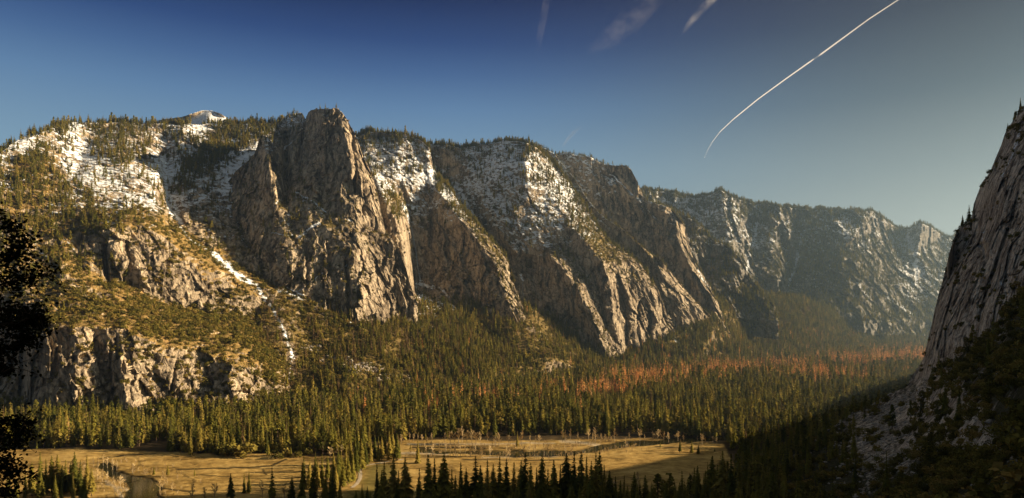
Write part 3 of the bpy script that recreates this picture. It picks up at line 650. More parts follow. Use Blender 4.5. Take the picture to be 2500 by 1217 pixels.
layer('right_slope', [
    [(1560, 1300, 640), (1640, 1235, 690), (1700, 1200, 730), (1800, 1155, 790), (1900, 1115, 840), (2000, 1065, 880), (2080, 1012, 900), (2150, 978, 900), (2235, 930, 870), (2300, 885, 800), (2370, 835, 735), (2420, 792, 690), (2470, 735, 650), (2520, 690, 610), (2640, 620, 540), (3600, 230, 410)],
    [(1560, 1420, 420), (1700, 1330, 500), (1800, 1260, 560), (1900, 1217, 600), (2000, 1170, 640), (2100, 1120, 680), (2200, 1060, 690), (2260, 1000, 700), (2350, 920, 610), (2450, 850, 520), (2550, 780, 450), (2640, 720, 410), (3600, 350, 330)],
    [(1900, 1330, 420), (2000, 1280, 440), (2100, 1217, 470), (2200, 1160, 480), (2300, 1080, 460), (2400, 1000, 400), (2500, 920, 340), (2640, 850, 290), (3600, 480, 250)],
    [(2100, 1330, 300), (2250, 1230, 310), (2350, 1170, 290), (2450, 1110, 250), (2550, 1050, 210), (2640, 1000, 190), (3600, 700, 150)],
    [(2250, 1360, 200), (2400, 1270, 180), (2550, 1200, 140), (2640, 1150, 120), (3600, 900, 100)],
], top=[(1560, 1300), (1640, 1235), (1700, 1200), (1800, 1155), (1900, 1115), (2000, 1065), (2080, 1012), (2150, 978), (2235, 932), (2300, 885), (2370, 835), (2420, 792), (2470, 735), (2520, 690), (2640, 620), (3600, 230)],
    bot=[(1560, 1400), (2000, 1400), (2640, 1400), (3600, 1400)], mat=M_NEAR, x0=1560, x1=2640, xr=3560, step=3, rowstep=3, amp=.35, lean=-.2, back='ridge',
    cover=[(1800, 1180, 0, .9), (2000, 1100, 0, .9), (2200, 1040, 0, .3), (2120, 1060, 0, .2), (2300, 1000, 0, .5), (2280, 1060, 0, .2), (2400, 900, 0, .8), (2500, 800, 0, .8), (2500, 1000, 0, 1), (2300, 1150, 0, 1)],
    strips=[('cut', [(2250, 960), (2235, 1080)], 8, -16), ('cut', [(2300, 1000), (2310, 1050)], 12, -10), ('cut', [(2360, 900), (2350, 980)], 10, -10)],
    seed=121, rough_top=4, smoothveg=.6, fs=.35)

# ---- valley floor: meadow, forest floor, river banks
def gp(px, py):           # point of the valley floor seen at a photo pixel
    Y = -FLOOR * F / (py - CY)
    return ((px - CX) / F * Y, Y)
def to_px(x, y, z):
    return CX + F * x / y, CY - F * z / y

RIVER_L = [(250, 1128), (268, 1150), (300, 1165), (338, 1172), (352, 1186), (345, 1205), (335, 1240), (330, 1300)]
RIVER_R = [(1020, 1098), (1100, 1103), (1180, 1104), (1260, 1105), (1340, 1106), (1420, 1101), (1480, 1090), (1530, 1083), (1590, 1079), (1690, 1072), (1800, 1066)]
RWID_L = [4, 7, 12, 16, 19, 19, 21, 22]; RWID_R = [9, 12, 15, 24, 20, 11, 17, 22, 19, 14, 14]

def w_line(pts): return [gp(*p) for p in pts]
def line_info(line, X, Y, wid=None):
    best = np.full(X.shape, 1e9); bw = np.zeros(X.shape)
    for k in range(len(line) - 1):
        (ax, ay), (bx, by) = line[k], line[k + 1]
        L = (bx - ax) ** 2 + (by - ay) ** 2
        t = np.clip(((X - ax) * (bx - ax) + (Y - ay) * (by - ay)) / L, 0, 1)
        d = np.hypot(X - ax - t * (bx - ax), Y - ay - t * (by - ay))
        m = d < best
        best = np.where(m, d, best)
        if wid: bw = np.where(m, wid[k] + (wid[k + 1] - wid[k]) * t, bw)
    return best, bw

MEADOW_EDGE = [(-400, 1092), (90, 1097), (200, 1096), (300, 1100), (480, 1108), (560, 1112), (700, 1110), (770, 1116), (830, 1112), (900, 1092), (980, 1074), (1060, 1074), (1150, 1075), (1250, 1077), (1400, 1072), (1500, 1072), (1560, 1068), (1700, 1076), (1762, 1082), (1775, 1100), (1800, 1150), (1830, 1230), (1860, 1400)]
def meadow_mask(px, py):
    e = np.interp(px, [p[0] for p in MEADOW_EDGE[:19]], [p[1] for p in MEADOW_EDGE[:19]])
    return (py > e) & (px < np.interp(py, [1082, 1100, 1150, 1230, 1400], [1764, 1775, 1800, 1830, 1880]))

gm = Mat('valley_floor')
g = gm.n('ShaderNodeNewGeometry'); pos = g.outputs['Position']
n1 = gm.noise(gm.mapping(pos, (.010, .022, .01)), 1.0, 6, .62, .6)
n2 = gm.noise(gm.mapping(pos, (.09, .16, .09)), 1.0, 5, .7)
f_ = gm.math('MULTIPLY_ADD', n2, .45, gm.math('MULTIPLY', n1, .6))
grass = gm.ramp(f_, [(.38, (.11, .072, .022)), (.46, (.26, .165, .050)), (.54, (.42, .275, .088)), (.66, (.56, .39, .145))])
green = gm.ramp(n2, [(.3, (.055, .06, .014)), (.7, (.15, .135, .035))])
grass = gm.mix(gm.attr('lush'), grass, green)
duff = gm.ramp(f_, [(.4, (.03, .022, .012)), (.6, (.09, .062, .03)), (.75, (.16, .11, .05))])
col = gm.mix(gm.attr('meadow'), duff, grass)
col = gm.mix(gm.attr('wet_dark'), col, (.022, .018, .010))
sand = gm.ramp(n2, [(.3, (.36, .29, .19)), (.7, (.52, .44, .32))])
col = gm.mix(gm.attr('sand'), col, sand)
bm = gm.n('ShaderNodeBump'); bm.inputs['Strength'].default_value = .8; bm.inputs['Distance'].default_value = 1.6
gm.l(f_, bm.inputs['Height'])
gm.bsdf(col, .95, bm.outputs[0], .05)

pxs = np.concatenate([np.arange(-700, -60, 12), np.arange(-60, 2300, 3.0), np.arange(2300, 3200, 14)])
pys = np.concatenate([np.arange(800, 1000, 2.5), np.arange(1000, 1240, 1.6), np.arange(1240, 1420, 8)])
PXg, PYg = np.meshgrid(pxs, pys)
Yg = -FLOOR * F / (PYg - CY); Xg = (PXg - CX) / F * Yg
pp = np.stack([Xg, Yg, Xg * 0], -1).reshape(-1, 3)
Zg = FLOOR + (fbm(pp / 120, 3, 5) * 1.6 + fbm(pp / 14, 4, 6) * .9).reshape(Xg.shape)
wob = 5 * fbm(pp / 30, 3, 8).reshape(Xg.shape)
me_ = smooth01(blur(meadow_mask(PXg + wob, PYg + wob * .5).astype(float), 1))
dl, wl = line_info(w_line(RIVER_L), Xg, Yg, RWID_L); dr, wr = line_info(w_line(RIVER_R), Xg, Yg, RWID_R)
riv = np.minimum(dl + 1.2 * wob - wl, dr + 2.2 * wob - wr)
Zg = Zg - 3.2 * smooth01(-riv / 7 + .5) * 1.0
Zg = np.where(riv < 40, Zg - .6, Zg)
wet_dark = smooth01(1 - np.abs(riv - 2) / 6) * .75
sand_ = np.zeros(Xg.shape)
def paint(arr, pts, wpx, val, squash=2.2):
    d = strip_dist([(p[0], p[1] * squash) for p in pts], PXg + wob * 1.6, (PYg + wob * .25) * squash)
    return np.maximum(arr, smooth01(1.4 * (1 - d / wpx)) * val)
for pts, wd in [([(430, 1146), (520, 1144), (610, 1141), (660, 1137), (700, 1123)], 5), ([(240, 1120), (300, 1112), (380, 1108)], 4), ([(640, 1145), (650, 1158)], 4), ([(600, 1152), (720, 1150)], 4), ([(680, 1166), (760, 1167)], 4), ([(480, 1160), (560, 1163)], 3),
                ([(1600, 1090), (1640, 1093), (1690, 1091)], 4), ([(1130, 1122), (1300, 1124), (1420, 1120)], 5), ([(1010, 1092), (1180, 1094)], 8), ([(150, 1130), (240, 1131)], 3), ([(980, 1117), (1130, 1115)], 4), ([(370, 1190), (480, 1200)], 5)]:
    wet_dark = paint(wet_dark, pts, wd, .9)  # thin dark streaks drawn across the meadow colour
for pts, wd in [([(985, 1106), (1040, 1106), (1090, 1108)], 10), ([(1370, 1077), (1430, 1081), (1460, 1086)], 12), ([(380, 1195), (330, 1200), (300, 1190), (262, 1182)], 7), ([(262, 1175), (285, 1190), (300, 1217)], 9), ([(1180, 1117), (1300, 1112), (1360, 1115)], 5), ([(1000, 1085), (1200, 1085), (1350, 1082)], 6)]:
    sand_ = paint(sand_, pts, wd, .8)
sand_ = sand_ * (riv > 1)
lush = paint(np.zeros(Xg.shape), [(930, 1150), (910, 1200), (880, 1215)], 60, .75)
V = np.stack([Xg, Yg, Zg], -1)[::-1]
fl = grid_mesh('valley_floor', V, gm.m, {'meadow': me_[::-1], 'wet_dark': wet_dark[::-1], 'sand': sand_[::-1], 'lush': lush[::-1]})
finish(fl, kind='structure')
mesh_obj('ground', [(-4400, -1500, FLOOR - 6), (5400, -1500, FLOOR - 6), (5400, 9000, FLOOR - 6), (-4400, 9000, FLOOR - 6)], [(0, 1, 2, 3)], TAL)['kind'] = 'structure'

# ---- river water
wm = Mat('river_water')
g = wm.n('ShaderNodeNewGeometry')
nn = wm.noise(wm.mapping(g.outputs['Position'], (.12, .3, .1)), 1.0, 3)
bm = wm.n('ShaderNodeBump'); bm.inputs['Strength'].default_value = .10; bm.inputs['Distance'].default_value = .5; wm.l(nn, bm.inputs['Height'])
b_ = wm.bsdf((.035, .032, .012), .06, bm.outputs[0], .5)
def ribbon(name, line, wid, z, mat, ext=1.25, kind='structure', thick=.15):
    L = [Vector((*p, 0)) for p in line]
    pts, ws = [], []
    for k in range(len(L) - 1):
        for s in range(8):
            t = s / 8; pts.append(L[k].lerp(L[k + 1], t)); ws.append(wid[k] + (wid[k + 1] - wid[k]) * t)
    pts.append(L[-1]); ws.append(wid[-1])
    vs, fs = [], []
    for k, p in enumerate(pts):
        d = (pts[min(k + 1, len(pts) - 1)] - pts[max(k - 1, 0)]).normalized(); nrm = Vector((-d.y, d.x, 0))
        for s in (-1, 1):
            q = p + nrm * ws[k] * ext * s; vs.append((q.x, q.y, z))
        if k: a = 2 * (k - 1); fs.append((a, a + 1, a + 3, a + 2))
    o = mesh_obj(name, vs, fs, mat); o['kind'] = kind; return o
ribbon('river', w_line(RIVER_L), [x + 9 for x in RWID_L], FLOOR - 1.9, wm.m)
ribbon('river', w_line(RIVER_R), [x + 9 for x in RWID_R], FLOOR - 1.9, wm.m)

# ---- footpath crossing the meadow
pm = Mat('path_gravel')
g = pm.n('ShaderNodeNewGeometry')
pm.bsdf(pm.ramp(pm.noise(g.outputs['Position'], .5, 4), [(.3, (.36, .29, .20)), (.7, (.56, .47, .35))]), .95)
def draped(name, pts, wid, mat, dz=.35):
    line = w_line(pts); L = [Vector((*p, 0)) for p in line]; q = []
    for k in range(len(L) - 1):
        for s in range(10): q.append(L[k].lerp(L[k + 1], s / 10))
    q.append(L[-1]); vs, fs = [], []
    arr = np.array([[p.x, p.y, 0] for p in q])
    for k, p in enumerate(q):
        d = (q[min(k + 1, len(q) - 1)] - q[max(k - 1, 0)]).normalized(); nrm = Vector((-d.y, d.x, 0))
        for s in (-1, 0, 1):
            r = p + nrm * wid * s
            a = np.array([[r.x, r.y, 0.0]])
            z = FLOOR + fbm(a / 120, 3, 5)[0] * 1.6 + fbm(a / 14, 4, 6)[0] * .9 + dz
            vs.append((r.x, r.y, z))
        if k: a = 3 * (k - 1); fs += [(a, a + 1, a + 4, a + 3), (a + 1, a + 2, a + 5, a + 4)]
    o = mesh_obj(name, vs, fs, mat); o['kind'] = 'structure'; return o
draped('path', [(860, 1192), (872, 1181), (879, 1170), (880, 1160), (878, 1148), (886, 1140), (915, 1133), (950, 1127), (985, 1122)], 2.6, pm.m)

# ---- wooded slope under the camera and the unseen shade-casting hills to the right
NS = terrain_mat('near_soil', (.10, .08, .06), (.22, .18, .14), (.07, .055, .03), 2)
xs = np.linspace(-1100, 420, 90); ys = np.linspace(-300, 860, 110)
XX, YY = np.meshgrid(xs, ys)
q3 = np.stack([XX, YY, XX * 0], -1).reshape(-1, 3)
ZZ = -2.6 - .298 * np.maximum(YY, 0) - .1 * np.minimum(YY, 0) * 0 + np.where(YY > 60, fbm(q3 / 45, 4, 77).reshape(XX.shape) * 2.0 - 2.0, -.3)
ZZ = np.where(YY < 0, -2.9 - .15 * YY, ZZ)
ZZ = np.maximum(ZZ, FLOOR - 12)
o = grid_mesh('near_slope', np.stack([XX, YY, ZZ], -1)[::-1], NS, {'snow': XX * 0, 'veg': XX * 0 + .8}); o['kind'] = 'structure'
def near_z(x, y): return -4.6 - .298 * y

sdx, sdy = sd.x / math.hypot(sd.x, sd.y), sd.y / math.hypot(sd.x, sd.y)
tanE = math.tan(R(SUN_EL))
# unseen shoulder right of the frame, added to keep the camera side in shade
ys = np.linspace(-900, 1260, 120); u = np.linspace(0, 1, 70)
UU, YY = np.meshgrid(u, ys)
foot = np.where(YY > 0, .87 * YY, 0) + 210 * smooth01((500 - YY) / 500) + 30
XX = foot + UU * 1500
q3 = np.stack([XX, YY, XX * 0], -1).reshape(-1, 3)
hgt = smooth01((XX - foot - 10) / 260) * 620 * smooth01((900 - YY) / 160)
ZZ = np.maximum(-.29 * np.maximum(YY, 0) - 40 + hgt + fbm(q3 / 120, 4, 33).reshape(XX.shape) * 25 * (UU > .02), FLOOR - 4)
o = grid_mesh('shade_shoulder', np.stack([XX, YY, ZZ], -1)[::-1], M_NEAR, {'snow': XX * 0, 'veg': XX * 0 + .3}); o['kind'] = 'structure'
# unseen ridge behind the right cliff, crest shaped to throw the shadow line across meadow and forest
GB = [(1300, 1200), (1480, 1151), (1750, 1092), (1900, 1022), (2060, 965), (2200, 920)]
crest = []
for k, p in enumerate(GB):
    x, y = gp(*p); T = 900
    crest.append((x + sdx * T, y + sdy * T, FLOOR + T * tanE))
cv = []
cr = np.array(crest)
tt = np.linspace(0, len(cr) - 1, 140)
cc = np.stack([np.interp(tt, range(len(cr)), cr[:, i]) for i in range(3)], 1)
endf = smooth01(np.minimum((len(cr) - 1 - tt) / .25, 1))
cc[:, 2] = FLOOR + (cc[:, 2] - FLOOR) * (.0 + endf) + fbm(np.stack([tt * 3, tt * 0, tt * 0], 1), 3, 9) * 6
for off in (-330, -220, -120, -50, 0, 60, 200, 500):
    drop = abs(off) * .85
    z = np.maximum(cc[:, 2] - drop, FLOOR - 4)
    cv.append(np.stack([cc[:, 0] + off, cc[:, 1] - off * .3, z], 1))
o = grid_mesh('shadow_ridge', np.stack(cv[::-1], 0), NS, {'snow': np.zeros((8, 140)), 'veg': np.ones((8, 140))}); o['kind'] = 'structure'

# ---------------------------------------------------------------- air
HAZE = 5.0e-5
hm = Mat('haze_air')
pv = hm.n('ShaderNodeVolumePrincipled')
pv.inputs['Color'].default_value = (.52, .76, 1.0, 1)
pv.inputs['Density'].default_value = HAZE
pv.inputs['Anisotropy'].default_value = .68
hm.l(pv.outputs[0], hm.out.inputs['Volume'])
def box(name, lo, hi, mat):
    v = [(x, y, z) for x in (lo[0], hi[0]) for y in (lo[1], hi[1]) for z in (lo[2], hi[2])]
    return mesh_obj(name, v, [(0, 1, 3, 2), (4, 6, 7, 5), (0, 4, 5, 1), (2, 3, 7, 6), (0, 2, 6, 4), (1, 5, 7, 3)], mat)
hz = box('haze', (-4450, -1550, FLOOR - 7), (5450, 9050, 1050), hm.m); hz['kind'] = 'stuff'

# ================================================================ TREES AND THINGS
def foliage_mat(name, cols, rough=.85, transl=.25, vscale=.35):
    m = Mat(name)
    oi = m.n('ShaderNodeObjectInfo'); g = m.n('ShaderNodeNewGeometry')
    nz_ = m.noise(g.outputs['Position'], vscale, 3, .7)
    f = m.math('MULTIPLY_ADD', nz_, .7, m.math('MULTIPLY_ADD', oi.outputs['Random'], .75, -.22))
    c = m.ramp(f, cols)
    d = m.n('ShaderNodeBsdfDiffuse'); m.l(c, d.inputs[0])
    t = m.n('ShaderNodeBsdfTranslucent'); m.l(c, t.inputs[0])
    x = m.n('ShaderNodeMixShader'); x.inputs[0].default_value = transl
    m.l(d.outputs[0], x.inputs[1]); m.l(t.outputs[0], x.inputs[2]); m.l(x.outputs[0], m.out.inputs['Surface'])
    return m.m
F_CON = foliage_mat('conifer_needles', [(.15, (.075, .080, .018)), (.4, (.155, .145, .028)), (.62, (.225, .195, .036)), (.85, (.30, .23, .052))])
F_DEAD = foliage_mat('dead_needles', [(.1, (.55, .25, .08)), (.4, (.80, .36, .11)), (.7, (.86, .46, .16)), (.9, (.70, .46, .24))])
F_GREY = foliage_mat('fading_needles', [(.1, (.10, .07, .035)), (.5, (.19, .12, .055)), (.9, (.27, .17, .08))])
F_OAK = foliage_mat('oak_leaves', [(.1, (.070, .065, .016)), (.45, (.155, .132, .030)), (.7, (.23, .18, .042)), (.92, (.30, .20, .06))])
F_BARE = foliage_mat('bare_twigs', [(.1, (.36, .25, .11)), (.5, (.56, .41, .20)), (.9, (.70, .55, .31))], transl=.1)
F_DKOAK = foliage_mat('shade_leaves', [(.1, (.012, .014, .007)), (.5, (.024, .026, .010)), (.9, (.045, .04, .014))], vscale=30)  # oak leaf colour darkened to near black, shade of the silhouette included
bk = Mat('bark'); gg = bk.n('ShaderNodeNewGeometry')
bk.bsdf(bk.ramp(bk.noise(gg.outputs['Position'], 1.2, 4), [(.3, (.05, .032, .02)), (.7, (.15, .10, .065))]), .95)
BARK = bk.m
bk = Mat('pale_bark'); gg = bk.n('ShaderNodeNewGeometry')
bk.bsdf(bk.ramp(bk.noise(gg.outputs['Position'], 1.0, 4), [(.3, (.22, .17, .11)), (.7, (.42, .34, .24))]), .9)
PBARK = bk.m
bk = Mat('boulder_granite'); gg = bk.n('ShaderNodeNewGeometry')
bk.bsdf(bk.ramp(bk.noise(gg.outputs['Position'], .8, 5, .7), [(.3, (.20, .17, .14)), (.6, (.38, .335, .28)), (.8, (.52, .47, .40))]), .9)
ROCKM = bk.m

class MB:
    def __init__(s): s.v = []; s.f = []
    def quad(s, *p):
        a = len(s.v); s.v += [tuple(q) for q in p]; s.f.append(tuple(range(a, a + len(p))))
    def tube(s, pts, rad, n=5):
        a = len(s.v); m = len(pts)
        for i, p in enumerate(pts):
            p = Vector(p); d = (Vector(pts[min(i + 1, m - 1)]) - Vector(pts[max(i - 1, 0)])).normalized()
            u = d.orthogonal().normalized(); w_ = d.cross(u)
            for k in range(n):
                t = 2 * math.pi * k / n; s.v.append(tuple(p + (u * math.cos(t) + w_ * math.sin(t)) * rad[i]))
        for i in range(m - 1):
            for k in range(n):
                s.f.append((a + i * n + k, a + i * n + (k + 1) % n, a + (i + 1) * n + (k + 1) % n, a + (i + 1) * n + k))
        s.f.append(tuple(a + k for k in range(n))[::-1]); s.f.append(tuple(a + (m - 1) * n + k for k in range(n)))
    def mesh(s, name, mat, smooth=False):
        me = bpy.data.meshes.new(name); me.from_pydata(s.v, [], s.f); me.materials.append(mat)
        if smooth: me.polygons.foreach_set('use_smooth', np.ones(len(me.polygons), bool))
        return me

def conifer_mesh(seed, tiers, nb, wid, mat, bare=.14, dens=1.0, shape=1.0, core=True):
    """unit-height conifer: trunk mesh, crown mesh"""
    r = random.Random(seed)
    t = MB(); t.tube([(0, 0, -.03), (r.uniform(-.004, .004), 0, .5), (0, r.uniform(-.004, .004), .97)], [.014, .009, .002], 6)
    c = MB()
    lop = [r.uniform(.75, 1.2) for _ in range(7)]
    for i in range(tiers):
        u = (i + r.uniform(-.35, .35)) / tiers; u = min(max(u, 0), .985)
        h = bare + (1 - bare) * u
        R_ = wid * ((1 - u) ** shape) * (.55 + .45 * min(1, u * 5 + .35)) * r.uniform(.78, 1.15) + .008
        k = max(4, int(nb * (.45 + .55 * (1 - u))))
        a0 = r.uniform(0, 6.28)
        for j in range(k):
            if r.random() > dens: continue
            a = a0 + 6.283 * j / k + r.uniform(-.25, .25)
            L = R_ * r.uniform(.65, 1.2) * lop[int(a / .9) % 7]
            dr = -r.uniform(.35, 1.0) * L * (1.2 - .5 * u)
            ca, sa = math.cos(a), math.sin(a)
            hw = L * r.uniform(.22, .36); mx_ = L * .55
            th = .010 + .02 * (1 - u)
            p0 = (0, 0, h + .008)
            pl = (ca * mx_ - sa * hw, sa * mx_ + ca * hw, h + dr * .35 - r.uniform(0, th))
            pr = (ca * mx_ + sa * hw, sa * mx_ - ca * hw, h + dr * .35 - r.uniform(0, th))
            pt = (ca * L, sa * L, h + dr + r.uniform(0, .01))
            c.quad(p0, pr, pt, pl)
            if r.random() < .6:   # hanging sprays
                b = (ca * L * .6, sa * L * .6, h + dr * .5 - r.uniform(.015, .04))
                c.quad(pl, (ca * L * .35, sa * L * .35, h + dr * .2), pr, b)
    for a in (0, 2.1, 4.2): c.quad((.006 * math.cos(a), .006 * math.sin(a), .93), (.006 * math.cos(a + 2), .006 * math.sin(a + 2), .93), (0, 0, 1.0))
    return t.mesh('trunk', BARK), c.mesh('crown', mat)

def pine_mesh(seed, wid, mat, n=70):
    """round-topped ponderosa: long bare stem, clumps of needles"""
    r = random.Random(seed); t = MB(); t.tube([(0, 0, -.03), (0, 0, .5), (0, 0, .95)], [.016, .011, .004], 6)
    c = MB()
    for i in range(n):
        h = r.uniform(.30, .985); u = (h - .30) / .7
        R_ = wid * (1 - u ** 2.2) * r.uniform(.3, 1.05) + .012; a = r.uniform(0, 6.28)
        cx, cy = R_ * math.cos(a) * .75, R_ * math.sin(a) * .75
        for k in range(5):
            s_ = .036 * r.uniform(.6, 1.3) * (1.2 - .4 * u)
            d = Vector((r.gauss(0, 1), r.gauss(0, 1), r.gauss(0, .7))).normalized(); u1 = d.orthogonal().normalized() * s_; v1 = d.cross(u1).normalized() * s_
            o = Vector((cx, cy, h)) + Vector((r.gauss(0, .014), r.gauss(0, .014), r.gauss(0, .010)))
            c.quad(o + u1, o + v1 * .8, o - u1, o - v1 * .8)
    return t.mesh('trunk', BARK), c.mesh('crown', mat)

def bush_mesh(seed, n, mat, leaf=.16, zs=.75):
    """unit (about 1 wide radius .5, tall ~.8) evergreen oak: clumps of leaf faces with gaps"""
    r = random.Random(seed); c = MB(); t = MB()
    t.tube([(0, 0, -.12), (.02, .01, .2), (.0, .03, .45)], [.045, .03, .012], 5)
    cl = [(r.gauss(0, .2), r.gauss(0, .2), r.uniform(.18, .62), r.uniform(.14, .27)) for _ in range(9)]
    for i in range(n):
        x, y, z, q = r.choice(cl)
        d = Vector((r.gauss(0, 1), r.gauss(0, 1), r.gauss(0, 1))).normalized()
        o = Vector((x, y, z * zs / .75)) + d * q * r.uniform(.75, 1.08)
        nn = (d + Vector((r.gauss(0, .6), r.gauss(0, .6), r.gauss(0, .6)))).normalized()
        s_ = leaf * r.uniform(.4, .9); u1 = nn.orthogonal().normalized() * s_; v1 = nn.cross(u1).normalized() * s_
        c.quad(o + u1, o + v1 * .7, o - u1 * .9, o - v1 * .75)
    return t.mesh('trunk', BARK), c.mesh('crown', mat)

def bare_mesh(seed, spread=.16, n1=17):
    r = random.Random(seed); t = MB(); t.tube([(0, 0, -.03), (.01, 0, .35), (0, .01, .7), (.005, .0, .92)], [.017, .012, .006, .002], 5)
    c = MB()
    def tw(p, d, L, w_, lev):
        q = p + d * L; q2 = q + (d + Vector((0, 0, .5))).normalized() * L * .5
        c.tube([p, q, q2], [w_, w_ * .65, w_ * .3], 3)
        if lev:
            for k in range(4):
                e = (d + Vector((r.gauss(0, .5), r.gauss(0, .5), r.uniform(.1, .8)))).normalized()
                tw(p + d * L * r.uniform(.35, 1), e, L * r.uniform(.4, .65), w_ * .6, lev - 1)
    for i in range(n1):
        h = .28 + .6 * i / n1; a = r.uniform(0, 6.28); el = r.uniform(.7, 1.5)
        d = Vector((math.cos(a), math.sin(a), el)).normalized()
        tw(Vector((0, 0, h)), d, spread * r.uniform(.7, 1.2) * (1.15 - .6 * i / n1), .0095, 2)
    return t.mesh('trunk', PBARK), c.mesh('branches', F_BARE)

def boulder_mesh(seed):
    r = random.Random(seed); c = MB()
    import bmesh
    bm_ = bmesh.new(); bmesh.ops.create_icosphere(bm_, subdivisions=2, radius=.5)
    pl = [(Vector((r.gauss(0, 1), r.gauss(0, 1), r.gauss(0, 1))).normalized(), r.uniform(.26, .42)) for _ in range(9)]
    for v in bm_.verts:
        for n_, d_ in pl:
            k = v.co.dot(n_)
            if k > d_: v.co -= n_ * (k - d_)
        v.co.z *= .8; v.co.z += .25
    me = bpy.data.meshes.new('boulder'); bm_.to_mesh(me); bm_.free(); me.materials.append(ROCKM); return me

HI = [conifer_mesh(100 + i, 34, 13, w_, F_CON, b, .95, s) for i, (w_, b, s) in enumerate([(.115, .05, .9), (.14, .12, .85), (.10, .08, 1.0), (.15, .2, .8)])]
LO = [conifer_mesh(200 + i, 15, 8, w_, F_CON, b, .95, s) for i, (w_, b, s) in enumerate([(.15, .06, .85), (.17, .12, .8), (.13, .1, .95), (.18, .2, .75)])]
PI = [pine_mesh(300 + i, .15, F_CON, 60) for i in range(2)]
DE = [conifer_mesh(400 + i, 15, 8, w_, F_DEAD, .1, .85, .95) for i, w_ in enumerate((.11, .13, .10))]
GY = [conifer_mesh(450 + i, 15, 7, w_, F_GREY, .1, .75, .95) for i, w_ in enumerate((.11, .13))]
BU = [bush_mesh(500 + i, 130, F_OAK) for i in range(4)]
BH = [bush_mesh(550 + i, 900, F_OAK, .065) for i in range(3)]
BT = [bare_mesh(600 + i, s) for i, s in enumerate((.13, .17, .10, .15))]
RK = [boulder_mesh(700 + i) for i in range(4)]

def plant(name, meshes, x, y, z, h, wx, rz, label, cat, group):
    o = bpy.data.objects.new(name, None); o.empty_display_size = 1
    o.location = (x, y, z); o.scale = (h * wx, h * wx, h); o.rotation_euler = (0, 0, rz); COL.objects.link(o)
    for me, nm in zip(meshes, ('trunk', meshes[1].name.split('.')[0])):
        c = bpy.data.objects.new(nm, me); c.parent = o; COL.objects.link(c)
    return finish(o, label, cat, group)

def stuff(name, pts, meshes, label):
    """pts: (x, y, z, height, width factor, rot, index) -> one instanced mass"""
    pts = np.asarray(pts, float)
    me = bpy.data.meshes.new(name); me.vertices.add(len(pts)); me.vertices.foreach_set('co', pts[:, :3].astype(np.float32).reshape(-1))
    a = me.attributes.new('siz', 'FLOAT_VECTOR', 'POINT'); a.data.foreach_set('vector', np.stack([pts[:, 3] * pts[:, 4], pts[:, 3] * pts[:, 4], pts[:, 3]], 1).astype(np.float32).reshape(-1))
    a = me.attributes.new('rot', 'FLOAT_VECTOR', 'POINT'); a.data.foreach_set('vector', np.stack([pts[:, 5] * 0, pts[:, 5] * 0, pts[:, 5]], 1).astype(np.float32).reshape(-1))
    a = me.attributes.new('idx', 'INT', 'POINT'); a.data.foreach_set('value', pts[:, 6].astype(np.int32))
    me.update()
    o = bpy.data.objects.new(name, me); COL.objects.link(o)
    ng = bpy.data.node_groups.new(name, 'GeometryNodeTree')
    ng.interface.new_socket('Geometry', in_out='INPUT', socket_type='NodeSocketGeometry')
    ng.interface.new_socket('Geometry', in_out='OUTPUT', socket_type='NodeSocketGeometry')
    N = lambda t, **k: (lambda n: ([setattr(n, a_, b_) for a_, b_ in k.items()], n)[1])(ng.nodes.new(t))
    gi = N('NodeGroupInput'); go = N('NodeGroupOutput'); jn = N('GeometryNodeJoinGeometry')
    def named(nm, dt):
        n = N('GeometryNodeInputNamedAttribute', data_type=dt); n.inputs['Name'].default_value = nm; return n.outputs['Attribute']
    si, ro, ix = named('siz', 'FLOAT_VECTOR'), named('rot', 'FLOAT_VECTOR'), named('idx', 'INT')
    for k, group in enumerate(meshes):
        cmp_ = N('FunctionNodeCompare', data_type='INT', operation='EQUAL'); ng.links.new(ix, cmp_.inputs[2]); cmp_.inputs[3].default_value = k
        j2 = N('GeometryNodeJoinGeometry')
        for ob in group:
            oi = N('GeometryNodeObjectInfo', transform_space='ORIGINAL'); oi.inputs[0].default_value = ob; ng.links.new(oi.outputs['Geometry'], j2.inputs[0])
        ip = N('GeometryNodeInstanceOnPoints')
        ng.links.new(gi.outputs[0], ip.inputs['Points']); ng.links.new(cmp_.outputs[0], ip.inputs['Selection'])
        ng.links.new(j2.outputs[0], ip.inputs['Instance']); ng.links.new(ro, ip.inputs['Rotation']); ng.links.new(si, ip.inputs['Scale'])
        ng.links.new(ip.outputs[0], jn.inputs[0])
    ng.links.new(jn.outputs[0], go.inputs[0])
    md = o.modifiers.new('scatter', 'NODES'); md.node_group = ng
    return finish(o, label, kind='stuff')

